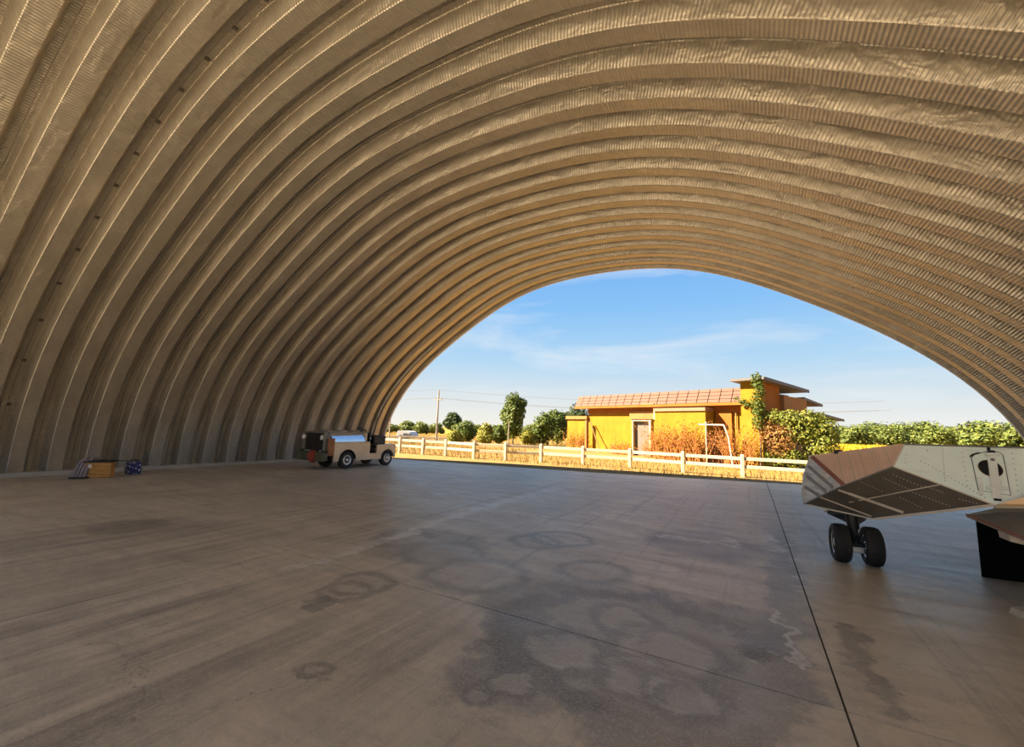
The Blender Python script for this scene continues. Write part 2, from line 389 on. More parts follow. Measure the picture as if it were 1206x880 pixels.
edge = [(-22, 14.6), (-14.95, 15.39), (-9.27, 16.3), (-5.59, 16.95), (1.46, 18.82), (9, 20.9), (16, 22.8)]
def edge_y(x):
    for (xa, ya), (xb, yb) in zip(edge, edge[1:]):
        if xa <= x <= xb: return ya + (yb-ya)*(x-xa)/(xb-xa)
    return edge[-1][1]
fb = MB(); fb.poly([(-22, -9, -.03)] + [(16, -9, -.03)] + [(x, y, -.03) for x, y in edge[::-1]])
floor = tag(fb.build('floor', JOINT), kind='structure')
xs = [-22, -11.25, -5.348, .4663, 6.28, 16]; ys = [-9, 3.58, 99]; gj = .007
for i in range(len(xs)-1):
    for j in range(2):
        x0, x1 = xs[i]+gj, xs[i+1]-gj
        if j == 0: top = [(x0, -9), (x1, -9), (x1, 3.58-gj), (x0, 3.58-gj)]
        else:
            mids = [q for q in edge if x0 < q[0] < x1]
            top = [(x0, 3.58+gj), (x1, 3.58+gj), (x1, edge_y(x1))] + mids[::-1] + [(x0, edge_y(x0))]
        s_ = MB(); s_.prism([(a, b, 0) for a, b in top[::-1]], (0, 0, 0)); s_ = MB()
        n_ = len(top); s_.poly([(a, b, 0) for a, b in top])
        for q in range(n_):
            a, b = top[q], top[(q+1) % n_]; s_.poly([(a[0], a[1], -.05), (b[0], b[1], -.05), (b[0], b[1], 0), (a[0], a[1], 0)])
        s_.build('concrete_slab', concrete(x0, x1, -9 if j == 0 else 3.58, 3.58 if j == 0 else 30), floor)

# ------------------------------------------------------------------ ground outside
t = NT('dry_grass_and_gravel'); P = t.pos(); a = t.noise(P, .25, 5, .6); b = t.noise(P, 2.5, 7, .7); f_ = t.noise(P, 18, 5, .7)
c = t.mix(t.rng(a, .35, .65), (.25, .14, .048), (.21, .135, .042)); c = t.mix(t.rng(b, .45, .75, 0, .7), c, (.19, .13, .06)); c = t.mix(t.rng(f_, .4, .8, 0, .5), c, (.32, .20, .085))
yy = t.n('ShaderNodeSeparateXYZ', {0: P}).outputs[1]
far = t.rng(yy, 40, 75, 0, .75); c = t.mix(far, c, (.26, .17, .022))
GROUND = t.set(color=c, rough=.95, spec=.1, normal=t.bump(f_, .6, .04))
g_ = MB(); g_.poly([(-400, -400, -.06), (400, -400, -.06), (400, 600, -.06), (-400, 600, -.06)])
ground = tag(g_.build('ground', GROUND), kind='structure')
t = NT('shaded_grey_gravel'); P = t.pos(); b = t.noise(P, 14, 6, .7); v_ = t.n('ShaderNodeTexVoronoi', {'Vector': P, 'Scale': 26}).outputs[0]
GRAVEL = t.set(color=t.mix(b, (.10, .08, .06), (.24, .19, .13)), rough=.95, normal=t.bump(v_, .8, .03))
gs = MB(); rnd = random.Random(4)
n_ = 60; lo = []; hi = []
for i in range(n_+1):
    x = -22 + 38*i/n_; w = .12 + (.7*max(0, (x+9))/10) + rnd.uniform(-.05, .07); lo.append((x, edge_y(x)-.1, -.03)); hi.append((x, edge_y(x)+w, -.045))
for i in range(n_): gs.poly([lo[i], lo[i+1], hi[i+1], hi[i]])
tag(gs.build('shaded_gravel_strip', GRAVEL), kind='structure')  # gravel with the hangar's shadow edge put into its colour and outline
t = NT('pale_bounce_concrete'); P = t.pos(); APR = t.set(color=t.mix(t.noise(P, .6, 6, .6), (.60, .54, .44), (.70, .64, .54)), rough=.8)
ap = MB(); ap.poly([(-40, -40, -.02), (30, -40, -.02), (30, -9, -.02), (-40, -9, -.02)]); tag(ap.build('rear_bounce_apron', APR), kind='structure')  # unseen pale slab, added to bounce sunlight into the hangar
# dry grass blades, uncountable
t = NT('dry_grass_blades'); rnd_ = t.n('ShaderNodeTexNoise', {'Vector': t.pos(), 'Scale': 1.3, 'Detail': 4}).outputs[0]
GRASS = t.set(color=t.mix(t.rng(rnd_, .35, .65), (.30, .18, .05), (.19, .155, .035)), rough=.9, spec=.1)
gr = MB(); rnd = random.Random(8)
def blades(x0, x1, y0, y1, n, h):
    for _ in range(n):
        x, y_ = rnd.uniform(x0, x1), rnd.uniform(y0, y1)
        if y_ > 26 and y_ < 44 and -15 < x < 6: continue
        if y_ < edge_y(max(-22, min(16, x))) + 1.7: continue
        a = rnd.uniform(0, 6.28); hh = h*rnd.uniform(.4, 1.3); w = .012+.018*h*rnd.random(); dx, dy = math.cos(a)*w, math.sin(a)*w
        lx, ly = rnd.uniform(-.4, .4)*hh, rnd.uniform(-.4, .4)*hh
        i = len(gr.v); gr.v += [Vector((x-dx, y_-dy, -.06)), Vector((x+dx, y_+dy, -.06)), Vector((x+lx, y_+ly, hh))]; gr.f.append((i, i+1, i+2))
blades(-30, 12, 19.0, 30, 15000, .15); blades(-60, 30, 28, 60, 16000, .32)
tag(gr.build('dry_grass', GRASS), 'dry yellow grass growing on both sides of the white fence', 'grass', kind='stuff')
# ------------------------------------------------------------------ fence
def zat(px, py, d): return DP(px, py, d).z
WHITE = simple('white_fence_paint', (.50, .43, .31), .7, 0, .10, 4, .1)
posts = [(524.7, 536), (558, 539), (595, 541), (637, 542.8), (686.5, 546.3), (742, 550), (804.5, 555), (875, 560.5)]
pp = [G(*q) for q in posts]; pp.insert(0, pp[0] + Vector((-1.55, -.22, 0))); pp.insert(0, pp[0] + Vector((-1.7, -.2, 0)))
for _ in range(3): pp.insert(0, pp[0] + Vector((-2.0, -.2, 0)))
for _ in range(4): pp.append(pp[-1] + Vector((2.5, .1, 0)))
fence = tag(empty('post_and_rail_fence', pp[0]), 'long white concrete fence with two rails between the apron and the yellow house', 'fence')
fence_inv = Matrix.Translation(pp[0])
pm = MB(); pm.bbox((0, 0, .41), (.15, .15, .98), .02); pme = pm.mesh('post', WHITE)
for q in pp: inst('post', pme, (q.x-pp[0].x, q.y-pp[0].y, 0), fence, (0, 0, .08))
for a, b in zip(pp, pp[1:]):
    d = b - a; an = math.atan2(d.y, d.x)
    for z in (.72, .38):
        r_ = MB(); r_.bbox((0, 0, 0), (d.length-.15, .06, .14), .008)
        r_.build('rail', WHITE, fence); o = bpy.data.objects['rail'] if False else fence.children[-1]
        o.location = ((a.x+b.x)/2-pp[0].x, (a.y+b.y)/2-pp[0].y, z); o.rotation_euler.z = an

# ------------------------------------------------------------------ yellow house
L0, R0_ = G(693, 530.8), G(884, 547.5)
HU = (R0_ - L0); HLEN = HU.length; HU.normalize(); HN = Vector((-HU.y, HU.x, 0)).normalized()   # HN runs into the house
house = tag(empty('yellow_house', (L0.x, L0.y, 0), math.atan2(HU.y, HU.x)), 'low yellow house with an orange tiled roof and a taller end block', 'house')
def hs(px):                       # distance along the facade for a column of the picture
    r = ray(px, 520); r.z = 0
    den = r.x*HU.y - r.y*HU.x; k = (L0.x*HU.y - L0.y*HU.x)/den
    return (r*k + Vector((0, 0, 0)) - Vector((L0.x, L0.y, 0))).dot(HU)
def wallmat(name, c1, c2):
    t = NT(name); v = t.coord(); n1 = t.noise(v, .9, 6, .65); n2 = t.noise(t.mapv(v, (3, 3, .5)), 1.3, 6, .7)
    c = t.mix(t.rng(n1, .35, .7), c1, c2); c = t.mix(t.rng(n2, .5, .8, 0, .35), c, (c1[0]*.6, c1[1]*.45, c1[2]*.4))
    return t.set(color=c, rough=.85, spec=.2, normal=t.bump(t.noise(v, 14, 5, .7), .25, .02))
YEL = wallmat('yellow_render', (.24, .125, .007), (.285, .165, .011)); ORA = wallmat('orange_render', (.27, .085, .012), (.30, .11, .02)); SOFT = wallmat('pale_orange_render', (.27, .125, .04), (.30, .15, .055))
TILE = simple('orange_roof_sheet', (.09, .026, .007), .7, 0, .10, 3, .2); DARKM = simple('dark_roof_edge', (.10, .09, .085), .6, .3); GREYM = simple('grey_roof_sheet', (.26, .23, .20), .6, .2)
DOORM = simple('grey_door_paint', (.11, .095, .08), .6); CREAM = simple('cream_trim', (.46, .38, .26), .7)
EAVE, RIDGE, RUN = 3.68, 4.62, -.12
sD0, sD1 = hs(746.5), hs(766.5); sP0, sP1 = hs(783), hs(843); DH = zat(756, 497, (L0.lerp(R0_, .33)-CAM).dot(_F))
DH = 2.55
h = MB()                                        # facade wall with the door hole, side and back walls
def wallq(s0, s1, z0, z1, t0=0, t1=.25): h.box(((s0+s1)/2, (t0+t1)/2, (z0+z1)/2), (s1-s0, t1-t0, z1-z0))
wallq(0, sD0, -.1, EAVE); wallq(sD1, HLEN, -.1, EAVE); wallq(sD0, sD1, DH, EAVE); wallq(0, .25, -.1, EAVE, .25, 6); wallq(0, HLEN, -.1, EAVE, 6, 6.25)
h.build('facade', YEL, house)
b_ = MB(); b_.box((HLEN/2, -.06, EAVE-.32), (HLEN, .12, .40)); b_.build('eave_shade_band', ORA, house)  # orange band put in for the eave's shadow on the facade
d_ = MB(); d_.bbox(((sD0+sD1)/2-.12, .20, DH/2-.05), (sD1-sD0-.25, .06, DH+.1), .01); door = d_.build('door', DOORM, house)
k_ = MB(); k_.ell(((sD0+sD1)/2+.15, .15, 1.05), (.035, .035, .035), 8, 6); k_.build('door_knob', DARKM, door)
f_ = MB(); f_.bbox((sD1+.05, -.04, DH/2), (.16, .30, DH+.1), .01); f_.bbox((sD0-.04, -.02, DH/2), (.09, .2, DH+.1), .01); f_.bbox(((sD0+sD1)/2, -.02, DH+.05), (sD1-sD0+.3, .2, .12), .01); f_.build('door_frame', CREAM, house)
b_ = MB(); b_.box(((sD0+sD1)/2+.1, -.10, DH+.45), (sD1-sD0+.7, .2, .62)); b_.build('lintel', SOFT, house)
# roof sheets laid in two courses
eo = .55; s_l = -1.15; nT = 19; wT = (HLEN - s_l)/nT; sl = Vector((0, RUN+eo, RIDGE-EAVE)); L_ = sl.length; up = sl.normalized(); ang = math.atan2(sl.z, sl.y)
for i in range(nT):
    for j in range(4):
        c0 = Vector((s_l + wT*(i+.5), -eo, EAVE)) + up*(L_*(j+.5)/4)
        sk = .0
        tl = MB(); tl.bbox((0, 0, 0), (wT-.04, L_/4-.02, .05), .008)
        o = tl.build('roof_sheet', TILE, house); o.location = c0 + Vector((0, 0, .05)); o.rotation_euler.x = ang
r_ = MB(); r_.prism([(s_l, -eo, EAVE-.04), (s_l, RUN, RIDGE-.04), (s_l, 5.8, RIDGE-.04), (s_l, 6.3, EAVE-.04)], (HLEN-s_l, 0, 0)); r_.build('roof_deck', DARKM, house)
g_ = MB(); g_.bbox((s_l+(HLEN-s_l)/2, -eo-.03, EAVE-.04), (HLEN-s_l, .07, .18), .01); g_.build('gutter', ORA, house)
g_ = MB(); g_.bbox((hs(769), -eo-.05, EAVE+.1), (1.1, .08, .12), .01); g_.build('roof_patch', simple('rust_brown', (.30, .12, .05), .8), house)
# porch block that stands forward
PD = 1.15; ptop = 3.22
p_ = MB(); p_.box(((sP0+sP1)/2, -PD/2, ptop/2), (sP1-sP0, PD, ptop)); p_.build('porch_block', YEL, house)
p_ = MB(); p_.bbox(((sP0+sP1)/2, -PD/2-.05, ptop+.08), (sP1-sP0+.1, PD+.1, .22), .01); p_.build('porch_top', simple('weathered_coping', (.26, .14, .08), .85), house)
p_ = MB(); p_.bbox((sP0-.35, -.25, 2.95), (.5, .4, .6), .01); p_.build('porch_corbel', CREAM, house)
s9 = hs(862)
p_ = MB(); p_.box(((sP1+s9)/2+.1, .0, 1.6), (s9-sP1, .3, 3.2)); p_.build('recess_wall', ORA, house)
p_ = MB(); p_.tube([(hs(869), -.12, 2.0), (hs(869), -.12, EAVE-.4)], .045, 8); p_.build('downpipe', simple('brown_pipe', (.28, .13, .05), .7), house)
# end block
s0, s1 = HLEN-.1, hs(905); TT = 4.92; TP = -.7; DEEP = 6.0
p_ = MB(); p_.box(((s0+s1)/2, TP+.25, TT/2-.05), (s1-s0, .5, TT+.1)); p_.build('end_wall', YEL, house)
p_ = MB(); p_.box((s1-.3, TP+.5+1.1, TT/2-.05), (.4, 2.2, TT+.0)); p_.build('side_wall', ORA, house)
p_ = MB(); p_.box((s1-.1, TP+2.7+1.7, TT/2-.35), (.5, 3.4, TT-.65)); p_.build('side_bay', SOFT, house)
def slab(name, s_0, s_1, t0, t1, z0, z1, th, mat, lip):
    q = MB(); q.prism([(s_0, t0, z0), (s_0, t1, z1), (s_0, t1, z1+th), (s_0, t0, z0+th)], (s_1-s_0, 0, 0)); o = q.build(name, mat, house)
    q = MB(); q.bbox(((s_0+s_1)/2, t0-.04, z0+th*.55), (s_1-s_0+.1, .1, th*1.1), .01); q.build('roof_edge', lip, house)
    q = MB(); q.prism([(s_1, t0, z0-.02), (s_1, t1, z1-.02), (s_1, t1, z1+th+.03), (s_1, t0, z0+th+.03)], (.07, 0, 0)); q.build('roof_edge', lip, house); return o
def hst(px, t_):
    r = ray(px, 515); o = Vector((L0.x, L0.y, 0)) + HN*t_; den = r.x*HU.y - r.y*HU.x; k = (o.x*HU.y - o.y*HU.x)/den
    return (Vector((r.x*k, r.y*k, 0)) - o).dot(HU)
slab('end_roof', s0-.35, s1+.35, TP-.35, 5.2, TT+.02, TT-.25, .14, GREYM, DARKM)
# lower wings stepping back behind the end block
for k, (t0, t1, z, pe, th) in enumerate(((5.6, 8.2, 4.25, 968, .3), (9.2, 13.5, 3.4, 993, .3))):
    se = hst(pe, t1)
    q = MB(); q.box((se-2.4, (t0+t1)/2, z/2), (2.6, t1-t0, z)); q.build('rear_wing', SOFT, house)
    slab('wing_roof', se-4.2, se, t0-.3, t1+.3, z+.0, z-th, .12, TILE if k else GREYM, DARKM)
# low annex at the left
sa = hs(669)
q = MB(); q.box((sa/2-.05, 1.2, 1.35), (-sa-.1, 2.6, 2.75)); q.build('annex', YEL, house)
q = MB(); q.bbox((sa/2-.05, 1.15, 2.80), (-sa+.1, 2.8, .28), .01); q.build('annex_top', SOFT, house)
q = MB(); q.bbox((.25, -.5, 1.25), (.22, .25, 2.6), .02); q.build('buttress', SOFT, house)
# timber leaning against the facade, and a white pole frame
BROWN = simple('weathered_timber', (.20, .10, .03), .85)
HM = house.matrix_basis if False else (Matrix.Translation((L0.x, L0.y, 0)) @ Matrix.Rotation(math.atan2(HU.y, HU.x), 4, 'Z'))
def HW_(s, t_, z): return HM @ Vector((s, t_, z))
q = MB(); q.tube([HW_(.5, -.35, 2.5), HW_(2.2, -.9, 0.0)], .05, 6); tag(q.build('leaning_pole', BROWN, None, True), 'thin dark timber pole leaning diagonally against the left end of the yellow facade', 'pole')
WP = simple('white_pole_paint', (.46, .39, .30), .6)
a0, a1 = hs(848), hs(871); fr = empty('pole_frame', HW_(a0, -1.6, 0), math.atan2(HU.y, HU.x)); tag(fr, 'white pipe frame with one crossbar in front of the recess beside the porch', 'frame')
for ps in ([(0, 0, 0), (0, 0, 2.5)], [(a1-a0+.35, 0, 0), (a1-a0+.15, 0, 1.6), (a1-a0-.1, 0, 2.3)]):
    q = MB(); q.tube(ps, .05, 8); q.build('upright', WP, fr, True)
q = MB(); q.tube([(-.5, 0, 2.32), (a1-a0-.1, 0, 2.3)], .045, 8); q.build('crossbar', WP, fr, True)

# ------------------------------------------------------------------ plants
def leafmat(name, c1, c2, c3=None):
    t = NT(name); v = t.pos(); oi = t.n('ShaderNodeNewGeometry').outputs['Random Per Island']
    c = t.mix(oi, c1, c2)
    if c3: c = t.mix(t.rng(t.noise(v, 1.1, 3), .5, .62), c, c3)
    t.set(color=c, rough=.6, spec=.25); t.b.inputs['Subsurface Weight'].default_value = 0
    tr = t.n('ShaderNodeBsdfTranslucent', {'Color': c}); mx = t.n('ShaderNodeMixShader', {0: .25, 1: t.b.outputs[0], 2: tr.outputs[0]})
    t.L(mx.outputs[0], t.t.nodes['Material Output'].inputs[0]); return t.m
LG = leafmat('mid_green_leaves', (.045, .08, .012), (.125, .15, .02)); LY = leafmat('yellow_green_leaves', (.15, .17, .02), (.28, .25, .03)); LD = leafmat('dark_green_leaves', (.022, .04, .01), (.065, .09, .018))
LF = leafmat('far_green_leaves', (.065, .105, .03), (.17, .19, .035), (.13, .16, .035)); LB = leafmat('dull_brown_leaves', (.15, .06, .02), (.33, .19, .05)); LO = leafmat('orange_dry_leaves', (.32, .10, .012), (.50, .25, .035))
BARK = simple('grey_brown_bark', (.16, .11, .07), .9, 0, .2, 8, .4); DRY = simple('orange_dry_stems', (.28, .10, .02), .9)
def leaves(lumps, n, size, seed, mat, name='foliage'):
    rnd = random.Random(seed); V = []; Fc = []; tot = sum(l[1][0]*l[1][2] for l in lumps)
    for (c, r) in lumps:
        k = int(n*r[0]*r[2]/tot)
        for _ in range(k):
            d = Vector((rnd.gauss(0, 1), rnd.gauss(0, 1), rnd.gauss(0, 1))).normalized(); q = rnd.random()**.28
            q *= 1 + .22*noise.noise(d*2.3 + Vector((seed*.37, c[0], c[2])))
            p = Vector((c[0]+d.x*r[0]*q, c[1]+d.y*r[1]*q, c[2]+d.z*r[2]*q))
            nn = (d + Vector((rnd.uniform(-1, 1), rnd.uniform(-1, 1), rnd.uniform(-.4, 1.2)))*.8).normalized()
            a = nn.orthogonal().normalized(); a = Matrix.Rotation(rnd.uniform(0, 6.28), 3, nn) @ a; b = nn.cross(a); s = size*rnd.uniform(.6, 1.3); i = len(V)
            V += [p-a*s, p+b*s*.55, p+a*s, p-b*s*.55]; Fc.append((i, i+1, i+2, i+3))
    me = bpy.data.meshes.new(name); me.from_pydata([tuple(v) for v in V], [], Fc); me.materials.append(mat); return me
def trunk_mb(h, r, seed, spread=.5, br=5, z0=.35):
    rnd = random.Random(seed); m_ = MB(); pts = [Vector((0, 0, -.1))]; 
    for i in range(1, 7): pts.append(Vector((rnd.uniform(-.05, .05)*h*.3, rnd.uniform(-.05, .05)*h*.3, h*i/6)))
    m_.tube(pts, [r*(1-.8*i/6) for i in range(7)], 7)
    for k in range(br):
        z = h*(z0 + (.95-z0)*k/br); a = rnd.uniform(0, 6.28); b = Vector((math.cos(a), math.sin(a), .9)); ln = spread*h*(1-.5*k/br)
        s_ = Vector((0, 0, z)); m_.tube([s_, s_+b*ln*.45, s_+b*ln*.8+Vector((0, 0, .1*h))], [r*.45, r*.25, r*.08], 5)
    return m_
def crown(w, h, z0, seed, n=7, tall=False):
    rnd = random.Random(seed); L = [((0, 0, z0+(h-z0)*.5), (w*.72, w*.72, (h-z0)*.5))]
    for k in range(n):
        a = 2*math.pi*k/n + rnd.uniform(-.4, .4); zz = z0+(h-z0)*rnd.uniform(.22, .82); rr = w*rnd.uniform(.32, .5); q = w*rnd.uniform(.4, .68)*(1 if zz < z0+(h-z0)*.6 else .65)
        L.append(((math.cos(a)*q, math.sin(a)*q, zz), (rr, rr, min(rr*.9, (h-z0)*.28))))
    return L
def tree(name, px, ytop, hwpx, d, mat, label, cat='tree', dens=1., z0=.1, seed=None, group=None, leaf=.16, trunk=True):
    seed = seed if seed is not None else int(px*7) % 991
    base = DP(px, 515, d); hh = zat(px, ytop, d)+.06; w = hwpx*d/FPX
    e = empty(name, (base.x, base.y, -.06)); tag(e, label, cat, group)
    L = crown(w*1.12, hh*1.0, hh*z0, seed)
    n = int(2600*dens)
    inst('foliage', leaves(L, n, leaf, seed, mat), (0, 0, 0), e)
    if trunk: trunk_mb(hh*.85, max(.05, w*.06), seed, .35, 6, .3).build('trunk', BARK, e, True)
    return e
T = tree
T('tree', 604, 460.5, 16.5, 42, LG, 'tallest tree left of the house, dark green with a narrow crown', dens=1.7, z0=.10, leaf=.17)
T('tree', 532, 485, 11, 52, LD, 'small airy tree with a dark crown just right of the utility pole', dens=.9, z0=.35, leaf=.17)
T('bush', 547, 496, 15, 50, LG, 'wide rounded green bush behind the airy tree right of the utility pole', 'bush', dens=1.2, z0=.0)
T('bush', 535, 507, 10, 40, LY, 'low yellow-green bush in front of the fence field, right of the utility pole', 'bush', dens=.9, z0=0, leaf=.13)
T('bush', 572, 497.5, 11, 41, LY, 'upright yellow-green bush left of the tallest tree', 'bush', dens=1.1, z0=0, leaf=.13)
T('bush', 587, 500, 11, 46, LG, 'green bush squeezed between the yellow-green bush and the tallest tree', 'bush', dens=1.0, z0=0)
T('bush', 622, 507, 11, 45, LY, 'low yellowish bush right of the tallest tree', 'bush', dens=.8, z0=0, leaf=.13)
T('bush', 640, 486, 17, 46, LG, 'large rounded green bush midway between the tallest tree and the house', 'bush', dens=1.7, z0=0)
T('bush', 657, 482, 15, 50, LG, 'tall green bush behind the annex of the yellow house', 'bush', dens=1.5, z0=0)
T('tree', 680, 474, 17, 52, LD, 'dark green tree rising behind the left corner of the house roof', dens=1.6, z0=.15)
for px, yt, w, d, lb in ((458, 499, 11, 85, 'pale green tree at the far left end of the row, against the hangar edge'), (478, 496.5, 11, 88, 'round green tree directly behind the white van'), (496, 497.5, 10, 84, 'dense green tree just right of the white van'), (513, 498.5, 10, 90, 'round green tree directly behind the utility pole')):
    T('tree', px, yt, w, d, LF, lb, dens=.8, z0=.0, leaf=.25)
# far row beyond the field
protos = []
for k in range(4):
    protos.append((leaves(crown(2.9, 4.9, .0, 50+k, 9), 1900, .27, 70+k, LF), trunk_mb(4.4, .16, 60+k).mesh('trunk', BARK, True)))
rnd = random.Random(77); px = 962; k = 0
while px < 1262:
    d = (90, 101, 112)[k % 3] + rnd.uniform(-1, 1); q = DP(px, 515, d); hh = zat(px, rnd.uniform(495.5, 503), d)/4.9
    e = empty('field_tree', (q.x, q.y, -.06), rnd.uniform(0, 6)); tag(e, 'rounded green tree in the far row beyond the yellow field, right of the house', 'tree', 'far row of trees on the right')
    me, tk = protos[k % 4]; s_ = hh*rnd.uniform(.95, 1.05)
    inst('foliage', me, (0, 0, 0), e, sc=(s_*1.15, s_*1.15, hh)); inst('trunk', tk, (0, 0, 0), e, sc=(s_, s_, hh*.9)); px += rnd.uniform(13, 19); k += 1
for px, yt in ((541, 500), (556, 500.5), (564, 501), (579, 501), (592, 501.5), (614, 502), (624, 500.5), (668, 502)):
    q = DP(px, 515, 96 + px % 7); hh = zat(px, yt-1, 96)/4.9; e = empty('field_tree', (q.x, q.y, -.06), px); tag(e, 'low far tree on the horizon behind the bushes between pole and house', 'tree', 'far trees behind the bushes')
    inst('foliage', protos[px % 4][0], (0, 0, 0), e, sc=(hh*1.5, hh*1.5, hh))
# the yellow crop strip
CROP = leafmat('yellow_crop_leaves', (.42, .28, .015), (.50, .36, .025)); cb = MB(); rnd = random.Random(5)
for _ in range(9000):
    q = DP(rnd.uniform(958, 1100), 515, rnd.uniform(50, 85)); hh = rnd.uniform(.5, .95)*(1 if (q.x+q.y)*.3 % 3 > .3 else .8); a = rnd.uniform(0, 6.28); dx, dy = math.cos(a)*.12, math.sin(a)*.12
    i = len(cb.v); cb.v += [Vector((q.x-dx, q.y-dy, hh-.45)), Vector((q.x+dx, q.y+dy, hh-.45)), Vector((q.x+dy, q.y-dx, hh))]; cb.f.append((i, i+1, i+2))
tag(cb.build('yellow_crop', CROP), 'strip of yellow crop growing in front of the far row of trees', 'crop', kind='stuff')

# dry vines on the facade: each a clump of bare stems with a few leaves
def dryclump(name, s, t_, w, hgt, n, seed, label, mat=DRY, lm=LO, nl=300, group=None, fan=.35):
    rnd = random.Random(seed); q = HW_(s, t_, 0); e = empty(name, (q.x, q.y, -.05), math.atan2(HU.y, HU.x)); tag(e, label, 'shrub', group); m_ = MB(); tips = []
    for k in range(n):
        x = rnd.uniform(-w/2, w/2); y_ = rnd.uniform(-.35, .2); p = Vector((x, y_, 0)); pts = [p.copy()]; dr = Vector((rnd.uniform(-fan, fan), rnd.uniform(-.12, .12), 1)); st = hgt*rnd.uniform(.45, 1.0)/6
        for j in range(6):
            p = p + dr*st; dr += Vector((rnd.uniform(-.25, .25), rnd.uniform(-.1, .1), -.04)); pts.append(p.copy())
        m_.tube(pts, [.022*(1-.13*j) for j in range(7)], 3, False); tips += pts[2:]
        for j in (2, 3, 4):
            b = pts[j]; m_.tube([b, b+Vector((rnd.uniform(-.4, .4), rnd.uniform(-.15, .15), rnd.uniform(.1, .45)))], [.011, .005], 3, False); tips.append(b+Vector((rnd.uniform(-.4, .4), 0, rnd.uniform(.1, .4))))
    m_.build('stems', mat, e)
    V = []; Fc = []
    for _ in range(nl):
        p = rnd.choice(tips) + Vector((rnd.gauss(0, .1), rnd.gauss(0, .08), rnd.gauss(0, .1))); a = Vector((rnd.gauss(0, 1), rnd.gauss(0, 1), rnd.gauss(0, 1))).normalized(); b = a.orthogonal().normalized(); s_ = rnd.uniform(.03, .07); i = len(V)
        V += [p-a*s_, p+b*s_*.5, p+a*s_, p-b*s_*.5]; Fc.append((i, i+1, i+2, i+3))
    me = bpy.data.meshes.new('dry_leaves'); me.from_pydata([tuple(v) for v in V], [], Fc); me.materials.append(lm); inst('dry_leaves', me, (0, 0, 0), e); return e
dryclump('dry_shrub', hs(680), -.3, 2.0, 2.3, 40, 1, 'dry orange stems in front of the low annex at the house\'s left end')
dryclump('dry_shrub', hs(732), -.4, 2.0, 1.2, 34, 2, 'short dry orange weeds at the foot of the wall left of the door', nl=220)
dryclump('dry_shrub', hs(773), -.6, 1.6, 1.5, 34, 3, 'short dry orange weeds just right of the door', nl=220)
dryclump('dry_shrub', hs(800), -PD-.5, 2.4, 3.1, 80, 4, 'tall fan of orange dry stems on the left half of the porch block', nl=800, fan=.5)
dryclump('dry_shrub', hs(829), -PD-.5, 2.3, 2.9, 80, 5, 'tall fan of orange dry stems on the right half of the porch block', nl=800, fan=.5)
dryclump('dry_shrub', hs(856), -.9, 1.9, 2.3, 75, 6, 'reddish-brown tangle of dry stems behind the white pipe frame', mat=simple('brown_dry_stems', (.17, .06, .025), .9), lm=LB, nl=800)
dryclump('dry_shrub', hs(884), -1.2, 2.0, 3.0, 60, 7, 'sparse orange dry stems climbing the yellow end wall', nl=400, fan=.5)
# creeper and bush at the end block
q = HW_(s1-.05, TP-.25, 0); e = empty('creeper', (q.x, q.y, 0), math.atan2(HU.y, HU.x)); tag(e, 'narrow green creeper climbing the corner of the end block above its roof', 'creeper')
zt = 5.65; L = [((rnd.uniform(-.12, .12), -.1, z), (.34, .3, .34)) for z in [2.3+.28*i for i in range(int((zt-2.3)/.28))]] + [((-.9, .0, 3.75), (.32, .2, .2)), ((-.55, .0, 3.5), (.3, .2, .2)), ((-1.25, 0, 3.9), (.18, .15, .15))]
inst('foliage', leaves(L, 1500, .075, 11, LG), (0, 0, 0), e); w = MB(); w.tube([(0, 0, 0), (.06, 0, 1.5), (-.05, 0, 3), (.04, 0, zt-.2)], [.06, .05, .04, .015], 6); w.build('stem', BARK, e, True)
q = HW_(s1+1.25, TP+.2, 0); e = empty('bush', (q.x, q.y, 0), math.atan2(HU.y, HU.x)); tag(e, 'big leafy bush against the right side of the house, green on top and dry inside', 'bush')
L = [((.1, 0, 2.75), (.75, .7, .5)), ((.9, .3, 2.7), (.85, .8, .55)), ((1.5, .6, 2.1), (.75, .8, .8)), ((.55, .2, 2.0), (.9, .8, .7)), ((-.75, -.1, 2.85), (.5, .4, .45)), ((1.3, .5, 1.2), (.9, .8, .9)), ((-.8, -.1, .5), (.5, .5, .5)), ((.1, -.1, .6), (.8, .6, .6))]
inst('foliage', leaves(L, 5600, .085, 12, leafmat('bush_leaves', (.06, .09, .012), (.22, .22, .03), (.13, .15, .02))), (0, 0, 0), e)
inst('dry_foliage', leaves([((-.3, -.35, 1.55), (.85, .5, .95)), ((-.8, -.3, 2.0), (.4, .4, .6))], 1800, .07, 13, LB), (0, 0, 0), e)
trunk_mb(2.6, .07, 14, .5, 8, .05).build('trunk', BARK, e, True)

# ------------------------------------------------------------------ poles, wires, van, far left field
POLE = simple('grey_pole', (.30, .25, .19), .8)
dp = 45; b0 = DP(513.5, 522, dp); top = DP(515.9, 460, dp)
e = empty('utility_pole', (b0.x, b0.y, 0)); tag(e, 'tall thin utility pole with a crossarm rising above the field', 'pole')
H_ = top.z; q = MB(); q.tube([(0, 0, -.1), (0, 0, H_)], [.12, .07], 8); q.build('pole', POLE, e, True)
zc = zat(515.4, 470.5, dp); q = MB(); q.bbox((0, 0, zc), (.95, .10, .10), .01); ca = q.build('crossarm', POLE, e)
for x in (-.42, .42): q = MB(); q.lathe((x, 0, zc+.05), (0, 0, 1), [(0, .03), (.05, .06), (.12, .05), (.17, .02)], 8); q.build('insulator', POLE, ca)
q = MB(); q.lathe((0, 0, H_), (0, 0, 1), [(0, .03), (.05, .06), (.12, .05), (.17, .02)], 8); q.build('insulator', POLE, e)
WIRE = simple('black_wire', (.16, .15, .15), .6)
